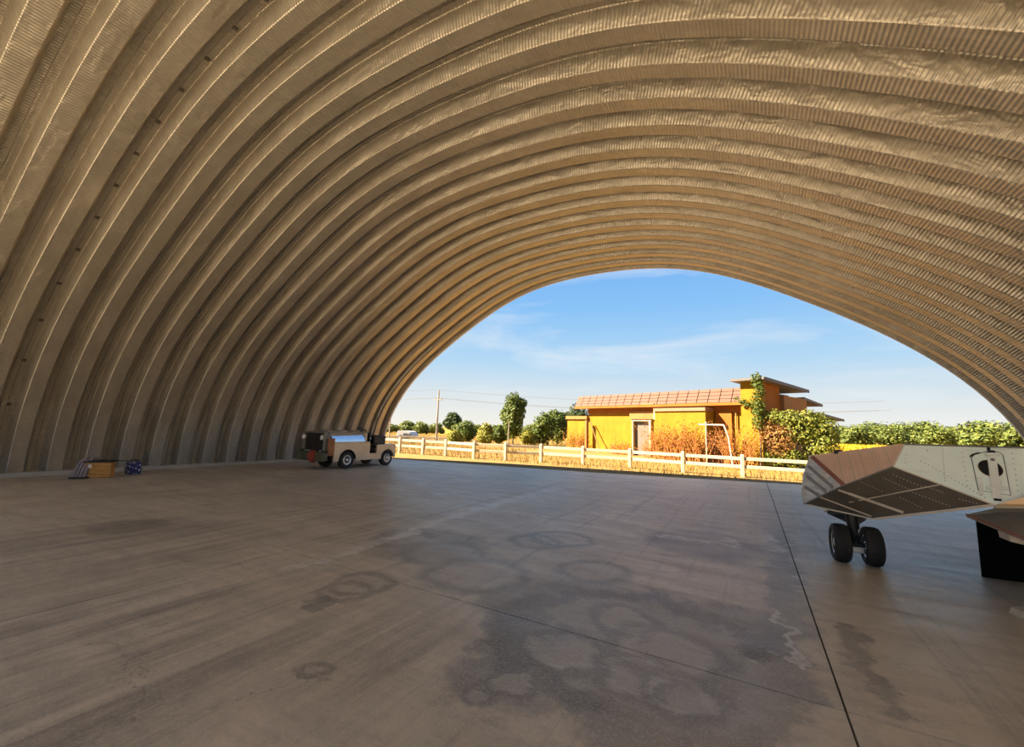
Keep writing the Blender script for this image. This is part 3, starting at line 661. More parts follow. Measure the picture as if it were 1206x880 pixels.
wd = Vector((math.cos(PSI-.1), math.sin(PSI-.1), 0))
for k, (x, z, lb) in enumerate(((-.42, zc+.2, 'lower left'), (.42, zc+.2, 'lower right'), (0, H_+.15, 'topmost'))):
    m_ = MB()
    for sgn in (-1, 1):
        p0 = Vector((b0.x+x, b0.y, z)); p1 = p0 + wd*(45*sgn); m_.tube([p0.lerp(p1, i/12) - Vector((0, 0, 1.3*(4*(i/12)*(1-i/12))*.6)) for i in range(13)], .012, 4, False)
    tag(m_.build('overhead_wire', WIRE), ('top overhead wire passing over the tip of the utility pole', 'overhead wire on the right end of the utility pole crossarm', 'overhead wire on the left end of the utility pole crossarm')[(2, 1, 0)[k]], 'wire')
for px, y0_, y1_, d, lb in ((457, 480, 533, 33, 'thin bare pole standing behind the parked tow tractor at the hangar edge'), (598.5, 496, 523, 35, 'short thin grey post in front of the tallest tree')):
    a = DP(px, y1_, d); z = zat(px, y0_, d); q = MB(); q.tube([(a.x, a.y, -.1), (a.x, a.y, z)], [.06, .04], 8); tag(q.build('thin_post', POLE, None, True), lb, 'post')
dv = 44; a = DP(479.5, 520, dv); e = empty('white_van', (a.x, a.y, -.06), PSI*.6); tag(e, 'white van parked far off behind the fence, left of the utility pole', 'van')
VW = simple('white_van_paint', (.45, .46, .48), .4); W_ = 19*dv/FPX; zt = zat(479, 507.5, dv)+.06
q = MB(); q.prism([(-W_/2, -.8, .35), (W_/2, -.8, .35), (W_/2, -.8, zt*.62), (W_/2-.28, -.8, zt-.1), (W_/2-.5, -.8, zt), (-W_/2+.12, -.8, zt), (-W_/2, -.8, zt-.15)], (0, 1.7, 0)); q.build('body', VW, e)
GL = simple('dark_glass', (.06, .08, .10), .15)
for x0, x1 in ((-.1, .42), (.5, .82)): q = MB(); q.prism([(x0, -.83, zt-.62), (x1, -.83, zt-.62), (x1-.06, -.83, zt-.25), (x0, -.83, zt-.25)], (0, .03, 0)); q.build('window', GL, e)
TYR = simple('black_rubber', (.018, .017, .016), .75, 0, .2, 20, .2)
for x in (-W_/2+.5, W_/2-.5): q = MB(); q.lathe((x, -.84, .33), (0, 1, 0), [(0, .18), (0, .33), (.2, .33), (.2, .1)], 16); q.build('wheel', TYR, e)
# pale low wall / fence far left behind the van
q = MB(); a = DP(447, 521, 40); b = DP(530, 521, 40)
nfar = 16; e = empty('paling_fence', (a.x, a.y, 0), math.atan2((b-a).y, (b-a).x)); tag(e, 'low pale paling fence far behind the white fence, below the van', 'fence'); Ln = (b-a).xy.length
me = MB(); me.bbox((0, 0, .28), (.09, .05, .66), .01); me = me.mesh('paling', WHITE)
for i in range(40): inst('paling', me, (Ln*i/39, 0, 0), e)
for z in (.15, .48): q = MB(); q.bbox((Ln/2, .05, z), (Ln, .04, .07), .005); q.build('rail', WHITE, e)
# ------------------------------------------------------------------ tow tractor
TB = G(408.5, 552.0)                                # near right wheel on the floor
RB = G(455.5, 548.2)
tw = Vector((RB.x-TB.x, RB.y-TB.y, 0)); WBASE = tw.length; an = math.atan2(tw.y, tw.x)
e = empty('tow_tractor', (TB.x, TB.y, 0), an); tag(e, 'beige airfield tow tractor with a polished hood and black seat, parked by the left wall', 'tractor')
# local frame: x runs from the nose wheel to the rear wheel (away), y runs to the far side of the tractor
BEI = NT('beige_vehicle_paint'); v = BEI.coord(); BEI = BEI.set(color=BEI.mix(BEI.rng(BEI.noise(v, 2, 5, .6), .35, .7), (.60, .47, .33), (.72, .60, .46)), rough=.25, metal=.15)
POL = simple('polished_hood_metal', (.62, .70, .80), .18, .85, .05); BLK = simple('black_vinyl', (.012, .012, .012), .5); OLV = simple('olive_drab_paint', (.08, .085, .05), .6); RED = simple('dull_red_paint', (.30, .05, .03), .6); RUST = simple('orange_brown_panel', (.34, .13, .04), .6); CHR = simple('bright_wheel_metal', (.70, .70, .72), .3, .6); LAMP = simple('lamp_lens', (.8, .8, .78), .15)
TWD = 1.35; nose = -.95; tail = WBASE+.42
def P3(n, fn, mat, sm=False, parent=None):
    m_ = MB(); fn(m_); return m_.build(n, mat, parent or e, sm)
# side panels with wheel arches: outline in (x, z), pushed a little in y
def side(m_, y0, ext):
    pts = [(nose, .32), (nose+.05, 1.0)] ; arch = lambda cx, r, a0, a1, k=8: [(cx + r*math.cos(math.radians(a0+(a1-a0)*i/k)), .30 + r*math.sin(math.radians(a0+(a1-a0)*i/k))) for i in range(k+1)]
    def strip(xa, xb, za, zb): m_.prism([(xa, y0, za), (xb, y0, za), (xb, y0, zb), (xa, y0, zb)], (0, ext, 0))
    top = .93
    # front part: from the nose cut to the arch, the arch, the middle sill, the rear arch
    def archfill(cx, r, xa, xb, zt):
        A = arch(cx, r, 180, 0, 10)
        for (xa_, za_), (xb_, zb_) in zip(A, A[1:]): m_.prism([(xa_, y0, za_), (xb_, y0, zb_), (xb_, y0, zt), (xa_, y0, zt)], (0, ext, 0))
    strip(-.62, -.40, .28, top); archfill(0, .40, 0, 0, top); strip(.40, WBASE*.52, .28, top); strip(WBASE*.52, WBASE*.70, .28, .52); strip(WBASE*.70, WBASE-.36, .28, .82); archfill(WBASE, .36, 0, 0, .82); strip(WBASE+.36, tail, .34, .76)
P3('side_panel', lambda m_: side(m_, .0, .05), BEI); P3('side_panel', lambda m_: side(m_, TWD-.05, .05), BEI)
P3('chassis', lambda m_: (m_.box(((nose+tail)/2+.1, TWD/2, .40), (tail-nose-.5, TWD-.5, .2)), m_.box((WBASE*.25, TWD/2, .60), (WBASE*.5, TWD-.3, .4))), BLK)
P3('deck', lambda m_: (m_.bbox(((-.70+WBASE*.52)/2, TWD/2, .95), (WBASE*.52+.70, TWD, .05), .015), m_.bbox(((WBASE*.72+tail)/2, TWD/2, .83), (tail-WBASE*.72, TWD, .05), .015), m_.bbox((tail, TWD/2, .58), (.05, TWD, .5), .01)), BEI)
def hood(m_):
    n = 14; x0, x1 = -.62, WBASE*.47; r = .42
    ring_ = [(TWD/2 + (TWD/2-.16)*math.cos(math.pi*i/n), .97 + r*math.sin(math.pi*i/n)**.8) for i in range(n+1)]
    m_.prism([(x0, y, z) for y, z in ring_], (x1-x0, 0, 0))
P3('hood', hood, POL, True)
P3('hood_band', lambda m_: (m_.bbox((WBASE*.475, TWD/2, 1.13), (.06, TWD-.25, .36), .02)), BEI)
P3('radiator_housing', lambda m_: (m_.bbox((nose+.03, TWD/2, 1.32), (.16, TWD-.2, .06), .01), m_.bbox((nose+.03, .13, .98), (.16, .07, .66), .01), m_.bbox((nose+.03, TWD-.13, .98), (.16, .07, .66), .01), m_.bbox((nose+.17, TWD/2, .98), (.1, TWD-.2, .62), .01)), simple('grey_grille_frame', (.22, .20, .17), .5, .3))
def grille(m_):
    m_.box((nose+.06, TWD/2, .97), (.06, TWD-.32, .60))
g_ = P3('grille', grille, BLK)
for i in range(9): P3('grille_bar', lambda m_, i=i: m_.bbox((nose-.0, .22+(TWD-.44)*i/8, .97), (.025, .02, .60), .004), simple('grille_bar_paint', (.04, .036, .03), .5) if i == 0 else bpy.data.materials['grille_bar_paint'], parent=g_)
P3('nose_side_panel', lambda m_: m_.bbox((-.74, .02, .80), (.26, .05, .62), .01), RUST)
P3('bumper', lambda m_: (m_.bbox((nose-.05, TWD/2, .46), (.22, TWD+.1, .32), .03), m_.bbox((nose-.12, TWD-.05, .5), (.2, .28, .4), .03)), OLV)
P3('tow_drum', lambda m_: m_.lathe((nose-.20, .55, .46), (1, 0, 0), [(0, .05), (0, .19), (.06, .23), (.12, .23)], 18), RED, True)
for yy in (.22, TWD-.1): P3('headlamp', lambda m_: m_.lathe((nose-.02, yy, 1.13), (-1, 0, 0), [(-.08, .06), (0, .09), (.05, .085), (.07, .04)], 14), LAMP, True)
P3('seat', lambda m_: (m_.bbox((WBASE*.68, TWD/2, .80), (.42, TWD-.35, .14), .03)), BLK)
P3('seat_back', lambda m_: (m_.bbox((WBASE*.80, TWD/2, 1.03), (.62, TWD-.1, .36), .04)), BLK)
P3('cockpit_floor', lambda m_: (m_.box((WBASE*.61, TWD/2, .50), (WBASE*.2, TWD-.1, .06)), m_.box((WBASE*.525, TWD/2, .9), (.03, TWD-.12, .7))), BLK)
def wheelr(m_):
    c0 = Vector((WBASE*.50, TWD*.36, 1.40)); ax = Vector((.55, 0, .83)).normalized(); u = ax.orthogonal().normalized(); w = ax.cross(u)
    m_.tube([c0 + (u*math.cos(t_)+w*math.sin(t_))*.19 for t_ in [2*math.pi*i/18 for i in range(19)]], .018, 6)
    for k in range(3): m_.tube([c0, c0+(u*math.cos(2.1*k)+w*math.sin(2.1*k))*.19], .012, 5)
sw = P3('steering_wheel', wheelr, BLK, True); P3('steering_column', lambda m_: m_.tube([(WBASE*.50, TWD*.36, 1.40), (WBASE*.42, TWD*.36, 1.0)], .025, 8), BLK, True, sw)
P3('control_box', lambda m_: (m_.bbox((WBASE*.55, .16, 1.15), (.12, .14, .34), .02), m_.tube([(WBASE*.55, .14, 1.3), (WBASE*.57, .12, 1.46)], .015, 6), m_.ell((WBASE*.57, .12, 1.47), (.03, .03, .03), 8, 6)), BLK)
P3('lever_knob', lambda m_: m_.ell((WBASE*.545, .07, 1.10), (.035, .03, .035), 10, 8), LAMP, True)
def wheel(x, y, r, s_):
    w = MB(); w.lathe((x, y, r), (0, s_, 0), [(-.02, r*.55), (-.05, r*.7), (-.045, r*.92), (-.02, r), (.13, r), (.17, r*.9), (.17, r*.6), (.1, r*.5)], 28); o = w.build('wheel', TYR, e, True)
    w = MB(); w.lathe((x, y, r), (0, s_, 0), [(-.02, r*.40), (-.05, r*.46), (-.055, r*.54), (-.03, r*.60), (.0, r*.6)], 24); w.build('rim', CHR, o, True)
    w = MB(); w.lathe((x, y, r), (0, s_, 0), [(.01, .0), (.01, r*.55), (.03, r*.55)], 20); w.build('wheel_disc', OLV, o)
    w = MB(); w.lathe((x, y, r), (0, s_, 0), [(-.05, .0), (-.05, r*.14), (.01, r*.2)], 14); w.build('hub_cap', CHR, o, True)
for x, r in ((0, .315), (WBASE, .30)): wheel(x, .06, r, 1); wheel(x, TWD-.06, r, -1)

# ------------------------------------------------------------------ things left along the wall
a = G(113, 563.3); b = G(98, 563.5); c2 = G(128.5, 563.0); bx = (c2-b); bw = bx.length; ban = math.atan2(bx.y, bx.x); bh = .44
WOOD = NT('orange_brown_wood'); v = WOOD.coord(); WOOD = WOOD.set(color=WOOD.mix(WOOD.rng(WOOD.noise(WOOD.mapv(v, (1.5, 1, 14)), 3, 6, .7), .3, .7), (.36, .16, .03), (.60, .31, .08)), rough=.7)
e = empty('wooden_crate', (b.x, b.y, 0), ban); tag(e, 'orange-brown plank crate on the floor against the left wall', 'crate')
for k in range(4):
    q = MB(); q.bbox((bw/2, .012, .055+.1*k), (bw, .024, .094), .005); q.build('plank', WOOD, e)
    q = MB(); q.bbox((bw/2, .33, .055+.1*k), (bw, .024, .094), .005); q.build('plank', WOOD, e)
    for x in (.012, bw-.012): q = MB(); q.bbox((x, .17, .055+.1*k), (.024, .29, .094), .005); q.build('plank', WOOD, e)
q = MB(); q.bbox((bw/2, .17, .02), (bw-.05, .29, .02), .003); q.build('bottom', WOOD, e)
q = MB(); q.ell((.10, -.01, .31), (.04, .02, .05), 10, 8); q.build('paper_tag', simple('white_paper', (.75, .70, .65), .8), e)
q = MB(); q.bbox((0, 0, 0), (bw+.10, .42, .035), .01); q.bbox((-bw*.2, 0, .025), (bw*.5, .3, .03), .01); lid = q.build('black_board', simple('black_board_paint', (.012, .011, .012), .5)); lid.location = (Matrix.Translation((b.x, b.y, 0)) @ Matrix.Rotation(ban, 4, 'Z') @ Vector((bw/2, .17, .425+.0))); lid.rotation_euler = (0, 0, ban); tag(lid, 'flat black board lying on top of the orange-brown crate', 'board')
# leaning mat
p0 = G(82, 564); p1 = G(97, 564.3); mx_ = p1-p0; mw = mx_.length; man = math.atan2(mx_.y, mx_.x)
e = empty('rolled_mats', (p0.x, p0.y, 0), man); tag(e, 'stack of grey-purple padded sheets leaning on the wall left of the crate', 'mats')
PAD = simple('grey_purple_padding', (.26, .21, .22), .8, 0, .15, 10, .2)
for k in range(4):
    q = MB(); pr = [(0.03*k, 0), (.02+.03*k, .18), (.05+.03*k, .36), (.10+.03*k, .50)]
    q = MB(); o_ = [(mw*.08*k, .06*k)]
    pts = [Vector((mw*(.02+.24*k), .02*k, 0)), Vector((mw*(.05+.24*k), .05+.02*k, .2)), Vector((mw*(.16+.21*k), .10+.02*k, .40)), Vector((mw*(.30+.17*k), .16+.02*k, .50+.03*(k % 2)))]
    for i in range(3):
        A_, B_ = pts[i], pts[i+1]; w_ = mw*.2; q.prism([A_, A_+Vector((w_, 0, 0)), B_+Vector((w_, 0, 0)), B_], (0, .25, 0))
    q.build('pad', PAD, e)
q = MB(); q.bbox((mw*.5, .12, .02), (mw*1.15, .3, .04), .01); q.build('base_board', bpy.data.materials['black_board_paint'], e)
# bag
p0 = G(150, 559.3); p1 = G(166, 558.2); bxv = p1-p0; w2 = bxv.length; t = NT('blue_white_pattern'); v = t.coord(); vo = t.n('ShaderNodeTexVoronoi', {'Vector': t.mapv(v, (9, 9, 9)), 'Scale': 1.7}).outputs[0]
BAG = t.set(color=t.ramp(vo, [(0, (.60, .60, .62)), (.32, (.42, .44, .52)), (.42, (.02, .025, .13)), (1, (.03, .03, .16))]), rough=.7)
e = empty('patterned_bag', ((p0.x+p1.x)/2, (p0.y+p1.y)/2, 0), math.atan2(bxv.y, bxv.x)); tag(e, 'small dark blue and white patterned bag on the kerb side, right of the crate', 'bag')
q = MB(); N = 10
for zi, (z, sx, sy) in enumerate(((0, .42, .30), (.03, .50, .36), (.15, .52, .38), (.28, .50, .34), (.34, .47, .26))):
    for j in range(16):
        a_ = 2*math.pi*j/16; cx_, sy_ = math.cos(a_), math.sin(a_); q.v.append(Vector((math.copysign(abs(cx_)**.6, cx_)*sx*w2, .1+math.copysign(abs(sy_)**.6, sy_)*sy*.5, z + .012*noise.noise(Vector((j, zi, 3))))))
    if zi:
        for j in range(16): q.f.append(((zi-1)*16+j, (zi-1)*16+(j+1) % 16, zi*16+(j+1) % 16, zi*16+j))
q.f.append(tuple(range(15, -1, -1))); q.f.append(tuple(64+j for j in range(16))); q.build('body', BAG, e, True)
NAVY = simple('navy_webbing', (.02, .02, .07), .7)
for yy in (.02, .16): q = MB(); q.tube([(-w2*.25, yy, .34), (-w2*.2, yy, .40), (w2*.2, yy, .41), (w2*.25, yy, .34)], .012, 6); q.build('handle', NAVY, e, True)
# rod from the board to the bag
s_ = G(128, 563)+Vector((0, 0, .46)); f2 = G(151, 559)+Vector((0, 0, .36)); q = MB(); q.tube([s_+Vector((-.05, .05, 0)), f2+Vector((.02, .05, 0.02))], .012, 6); tag(q.build('black_rod', BLK, None, True), 'thin black rod bridging from the crate board to the patterned bag', 'rod')

# ------------------------------------------------------------------ the aircraft part at the right
YP_ = YP
body = {}
P_ = YP(1052, 549.5, 7.05); Q_ = YP(1065, 523.5, 7.22); M_ = YP(992, 572.5, 7.2); S_ = YP(1172, 595, 6.75)
B_ = YP(1030, 611.5, 7.62); N_ = YP(947, 593.5, 7.75); T_ = YP(953, 537.5, 7.95); N2 = YP(943.5, 583, 7.85); T2 = YP(945.5, 560, 7.95)
nW = (Q_-P_).cross(S_-P_).normalized()
if nW.y > 0: nW = -nW
Rt = PL(1330, 531, P_, nW); Rb = PL(1330, 588, P_, nW); S2 = PL(1182, 592, P_, nW)
t = NT('pale_green_aircraft_paint'); v = t.pos(); n1 = t.noise(v, 2.2, 6, .65); n2 = t.noise(t.mapv(v, (2, 2, 12)), 1.5, 6, .7)
c = t.mix(t.rng(n1, .35, .7), (.72, .84, .80), (.82, .90, .88)); c = t.mix(t.rng(n2, .55, .8, 0, .5), c, (.42, .40, .38)); c = t.mix(t.rng(t.noise(v, 5, 4), .66, .75, 0, .35), c, (.62, .42, .38))
PGREEN = t.set(color=c, rough=.35, metal=.0, normal=t.bump(n1, .05, .01))
t = NT('brown_composite_skin'); v = t.pos(); n1 = t.noise(v, 2.0, 6, .65)
d1 = (Q_-T_).normalized(); dd = t.n('ShaderNodeVectorMath', {0: v, 1: tuple(d1 + Vector((0, 0, .55)))}, operation='DOT_PRODUCT').outputs['Value']
st = t.noise(t.n('ShaderNodeCombineXYZ', {0: t.math('MULTIPLY', dd, 26.)}).outputs[0], 1.0, 3, .6)
c = t.mix(t.rng(n1, .3, .7), (.66, .41, .30), (.82, .57, .43)); c = t.mix(t.rng(st, .45, .62, 0, .65), c, (.42, .37, .30)); c = t.mix(t.rng(t.noise(v, 7, 5, .7), .58, .72, 0, .5), c, (.58, .42, .32))
BRN = t.set(color=c, rough=.4, normal=t.bump(st, .15, .01))
t = NT('shaded_grey_underside'); v = t.pos(); n1 = t.noise(v, 3, 6, .65); c = t.mix(t.rng(n1, .35, .7), (.085, .075, .062), (.125, .11, .09)); c = t.mix(t.rng(t.noise(t.mapv(v, (6, 1, 3)), 2, 6, .7), .55, .8, 0, .4), c, (.05, .035, .03))
UND = t.set(color=c, rough=.42)  # dark-grey panels, colour also darkened for the shade of facing down
t = NT('scuffed_silver_edge'); v = t.pos(); n1 = t.noise(t.mapv(v, (1, 1, 6)), 4, 6, .7); c = t.mix(t.rng(n1, .35, .65), (.34, .30, .26), (.66, .60, .52)); c = t.mix(t.rng(t.noise(v, 3, 4), .6, .75, 0, .6), c, (.72, .48, .22))
SIL = t.set(color=c, rough=.35, metal=.3)
LTRIM = simple('light_seam_trim', (.62, .55, .47), .5, 0, .08); DTRIM = simple('grey_seam_edge', (.20, .20, .19), .5, .3); REDS = simple('red_brown_stripe', (.27, .10, .07), .5); TAN = simple('tan_wing_paint', (.78, .52, .28), .5); WGR = simple('grey_wing_paint', (.22, .21, .19), .45, .1, .2, 3)
ac = tag(empty('parked_aircraft', (B_.x, B_.y, 0)), 'grounded grey and brown aircraft whose angular body enters from the right on twin wheels', 'aircraft')
inv = Matrix.Translation((B_.x, B_.y, 0)).inverted()
def part(name, m_, mat, parent=None, sm=False):
    m_.v = [inv @ v_ for v_ in m_.v]; return m_.build(name, mat, parent or ac, sm)
bk = Vector((.25, 1.25, 0))
def thick(pts, off=.018):
    n = (pts[1]-pts[0]).cross(pts[2]-pts[0]).normalized()
    if n.dot(CAM-pts[0]) < 0: n = -n
    m_ = MB(); m_.prism([p for p in pts], -n*off); return m_, n
# left face curves round towards the rear
T1 = T_ + Vector((-.02, .35, -.02)); 
m_ = MB(); m_.poly([T_, Q_, P_]); m_.poly([T_, P_, M_]); part('top_skin', m_, BRN)
m_ = MB(); m_.poly([Q_, Q_+Vector((.1, .9, -.04)), T_+Vector((.2, .8, -.10)), T_]); m_.poly([Q_, Rt, Rt+Vector((.1, .9, -.04)), Q_+Vector((.1, .9, -.04))]); part('top_deck', m_, BRN)
m_ = MB(); m_.poly([T_, M_, N_]); m_.poly([T_, N_, N2, T2]); lf = part('nose_face', m_, SIL)
m_ = MB(); m_.poly([N_, M_, B_]); m_.poly([M_, P_, B_]); m_.poly([P_, S_, B_]); un = part('underside_panel', m_, UND)
m_ = MB(); m_.poly([Q_, Rt, Rb, S2, S_, P_]); wp = part('side_panel', m_, PGREEN)
# closing rear and bottom
bB, bN, bS, bQ, bT, bR = B_+Vector((.15, 1.0, .12)), N_+Vector((.3, .9, .1)), S_+Vector((.1, 1.6, 0)), Q_+Vector((.1, .9, -.04)), T_+Vector((.2, .8, -.1)), Rb+Vector((0, 1.6, 0))
m_ = MB(); m_.poly([N_, B_, bB, bN]); m_.poly([B_, S_, bS, bB]); m_.poly([S_, S2, Rb, bR, bS]); m_.poly([bN, bB, bS, bR, Rt+Vector((.1, .9, -.04)), bQ, bT]); m_.poly([N2, N_, bN, bT]); m_.poly([N2, bT, T_, T2]); part('rear_skin', m_, UND)
def strip_on(name, a, b, w, n_or_pts, mat, th=.006, parent=None, dash=None):
    d = (b-a).normalized(); n = n_or_pts; s_ = n.cross(d).normalized()*w/2
    m_ = MB(); m_.prism([a-s_+n*.001, a+s_+n*.001, b+s_+n*.001, b-s_+n*.001], n*th); return part(name, m_, mat, parent)
def fn(a, b, c_):
    n = (b-a).cross(c_-a).normalized(); return n if n.dot(CAM-a) > 0 else -n
nU1, nU2, nU0 = fn(M_, P_, B_), fn(P_, S_, B_), fn(N_, M_, B_); nT1 = fn(T_, Q_, P_); nT2 = fn(T_, P_, M_); nL = fn(T_, M_, N_)
def onU(px, py):
    for (a, b, c_), n in (((M_, P_, B_), nU1), ((P_, S_, B_), nU2), ((N_, M_, B_), nU0)):
        q = PL(px, py, a, n)
        v0, v1, v2 = b-a, c_-a, q-a; d00, d01, d11, d20, d21 = v0.dot(v0), v0.dot(v1), v1.dot(v1), v2.dot(v0), v2.dot(v1); den = d00*d11-d01*d01; v_ = (d11*d20-d01*d21)/den; w_ = (d00*d21-d01*d20)/den
        if v_ > -.02 and w_ > -.02 and v_+w_ < 1.02: return q, n
    return PL(px, py, M_, nU1), nU1
def ustrip(name, pa, pb, w, mat, k=4, th=.006):
    m_ = MB(); last = None; pts = [onU(pa[0]+(pb[0]-pa[0])*i/k, pa[1]+(pb[1]-pa[1])*i/k) for i in range(k+1)]
    for (a, n), (b, n2) in zip(pts, pts[1:]):
        d = (b-a).normalized(); s_ = n.cross(d).normalized()*w/2; m_.prism([a-s_+n*.002, a+s_+n*.002, b+s_+n2*.002, b-s_+n2*.002], n*th)
    return part(name, m_, mat)
ustrip('light_strip', (987.5, 577), (1064, 603.5), .036, LTRIM, 6); ustrip('light_strip', (965, 585), (1026, 608), .026, LTRIM, 6); ustrip('panel_seam', (1000, 591.5), (1108, 570.5), .010, LTRIM, 8)
m_ = MB()
for a, b in ((N_, M_), (M_, P_)): m_.tube([a, b], .010, 6)
part('chine_edge', m_, DTRIM)
m_ = MB(); m_.tube([Q_, P_], .010, 6); part('frame_edge', m_, LTRIM)
m_ = MB(); m_.tube([P_, S_], .009, 6); m_.tube([S_, B_], .017, 6); m_.tube([B_, N_], .013, 6); part('keel_edge', m_, LTRIM)
m_ = MB(); m_.tube([Q_, Rt], .012, 6); part('top_edge', m_, DTRIM)
m_ = MB(); m_.tube([T_, Q_], .012, 6); part('top_lip', m_, BRN)
# stripes on the nose side
A1, B1 = PL(955, 548, T_, nT2), PL(993, 574, T_, nT2)
strip_on('red_stripe', T_.lerp(M_, .04)+ (P_-M_)*.04, M_.lerp(P_, .035), .055, nT2, REDS, .004)
for k, (f0, f1) in enumerate(((.22, .22), (.45, .45), (.70, .70))):
    a = T_.lerp(N2, f0).lerp(T_.lerp(N_, f0), .6); b = M_.lerp(N_, f1*.8); strip_on('nose_stripe', a, b.lerp(a, .06), .045, nL, simple('grey_stripe_%s' % 'abc'[k], (.20, .18, .16), .5) if k < 3 else None, .004)
# rivets on the underside and side panel (too many and too small to pick apart)
riv = MB()
def rivet(q, n, r): riv.lathe(q, n, [(0, r), (r*.5, r*.7), (r*.6, 0)], 5)
for (x0, y0, x1, y1, k) in ((1040, 563, 1070, 576, 9), (1052, 559.5, 1085, 573, 9), (1014, 568, 1042, 580, 9), (1060, 586, 1085, 598, 8), (1075, 580, 1118, 596, 12), (1090, 573, 1110, 580, 7), (1130, 588, 1150, 593, 6)):
    for i in range(k): q, n = onU(x0+(x1-x0)*i/(k-1), y0+(y1-y0)*i/(k-1)); rivet(q, n, .006)
tag(part('belly_rivets', riv, LTRIM), kind='stuff')
riv = MB()
def onW(px, py): return PL(px, py, P_, nW)
for (x0, y0, x1, y1, k) in ((1110, 528, 1113, 566, 13), (1133, 533, 1139, 572, 8), (1192, 534, 1199, 578, 8), (1067, 536, 1066, 545, 3), (1092, 530, 1092, 531, 2), (1170, 527, 1200, 527, 6), (1085, 543, 1160, 586, 18)):
    for i in range(k): rivet(onW(x0+(x1-x0)*i/(k-1), y0+(y1-y0)*i/(k-1)), nW, .006)
tag(part('side_rivets', riv, DTRIM), kind='stuff')
# access panel with the round opening, strap and brackets
HOLE = simple('black_opening', (.006, .006, .006), .8)
ol = [(1144, 540), (1147, 536.5), (1155, 534), (1162, 532.5), (1176, 533), (1181, 537), (1184, 552), (1190, 584), (1152, 578)]
m_ = MB(); pts = [onW(*q) for q in ol]; m_.prism([q+nW*.002 for q in pts], nW*.008); apn = part('access_panel', m_, PGREEN)
m_ = MB(); m_.tube([q+nW*.011 for q in pts+[pts[0]]], .004, 5, False); part('panel_gasket', m_, DTRIM, apn)
cc_ = onW(1166, 552.5)+nW*.012; rx = (onW(1180, 552.5)-onW(1152, 552.5)).length/2; rz = (onW(1166, 543)-onW(1166, 562)).length/2
ex = (onW(1180, 552.5)-onW(1152, 552.5)).normalized(); ez = nW.cross(ex).normalized()
m_ = MB(); m_.prism([cc_+ex*rx*math.cos(2*math.pi*i/28)+ez*rz*math.sin(2*math.pi*i/28) for i in range(28)], nW*.003); part('round_opening', m_, HOLE, apn)
m_ = MB(); m_.tube([cc_+ex*rx*1.02*math.cos(2*math.pi*i/28)+ez*rz*1.02*math.sin(2*math.pi*i/28) for i in range(29)], .005, 5, False); part('opening_rim', m_, LTRIM, apn)
PW_ = simple('white_strap_paint', (.70, .73, .71), .35)
def wq(pts_, h0, h1, name, mat, parent=apn):
    m_ = MB(); m_.prism([onW(*q)+nW*h0 for q in pts_], nW*(h1-h0)); return part(name, m_, mat, parent)
wq([(1162, 539), (1172.5, 539), (1179, 589.5), (1168.5, 588)], .016, .034, 'strap', PW_)
wq([(1160, 535.5), (1176, 535.5), (1176.5, 538.5), (1160.5, 538.5)], .02, .044, 'clamp_bar', PW_)
wq([(1160.5, 574.5), (1187, 576), (1187.5, 578.5), (1161, 577.5)], .02, .040, 'clamp_bar', PW_)
wq([(1161, 534), (1164, 532.2), (1170, 532.2), (1172.5, 534)], .012, .03, 'hook_slot', HOLE)
wq([(1141.5, 538), (1145, 535.6), (1150, 534.2), (1154, 534), (1154, 534.9), (1149, 535.8), (1145.5, 537.6), (1142.5, 539.2)], .012, .02, 'curved_slot', HOLE)
wq([(1170, 588.3), (1179, 589.5), (1179, 591), (1170.5, 590.4)], .012, .03, 'strap_shade_plate', HOLE)  # black plate standing in for the shade at the strap's foot
wq([(1162.2, 528), (1165.8, 528), (1165.8, 530.6), (1162.2, 530.6)], .0, .02, 'top_stud', HOLE)
m_ = MB(); m_.lathe(onW(1168, 543.5)+nW*.034, nW, [(0, .018), (.008, .018), (.012, .01), (.012, 0)], 12); part('bolt', m_, DTRIM, apn)
wq([(1151, 563), (1156, 563.5), (1159, 584), (1153.5, 583)], .011, .018, 'stiffener', PW_)
# small blister on the top skin
q = YP(988, 533.5, 7.75); m_ = MB(); m_.ell((q.x, q.y, q.z), (.07, .07, .045), 12, 8); part('blister', m_, BLK, None, True)

# wing plate and its under-fairing
w0 = YP(1138, 606, 6.9); w1 = YP(1172, 598.5, 7.0); wE = YP(1330, 685, 5.6); wR = YP(1330, 600, 7.2)
m_ = MB(); m_.poly([w0, w1, wR, wE]); m_.v += []; o = m_
nWg = fn(w0, wR, wE); m_.prism([w0-nWg*.002, w1-nWg*.002, wR-nWg*.002, wE-nWg*.002], -nWg*.03); wg = part('wing', m_, WGR)
m_ = MB(); m_.tube([w0, wE], .011, 6); part('leading_edge', m_, REDS, wg)
m_ = MB(); m_.prism([w1+nWg*.0, YP(1175, 594, 7.0), YP(1330, 596, 7.2), wR], Vector((0, .05, 0))); part('wing_root_strip', m_, LTRIM, wg)
m_ = MB(); m_.prism([YP(1177, 593.5, 6.74), YP(1330, 551, 6.5), YP(1330, 595, 6.5)], Vector((.05, .02, -.02))); part('flap_panel', m_, TAN)
m_ = MB(); m_.prism([YP(1187, 627, 7.35), YP(1330, 632, 7.2), YP(1330, 672, 7.2), YP(1190, 638, 7.35)], Vector((0, .25, .0))); part('lower_fairing', m_, LTRIM)
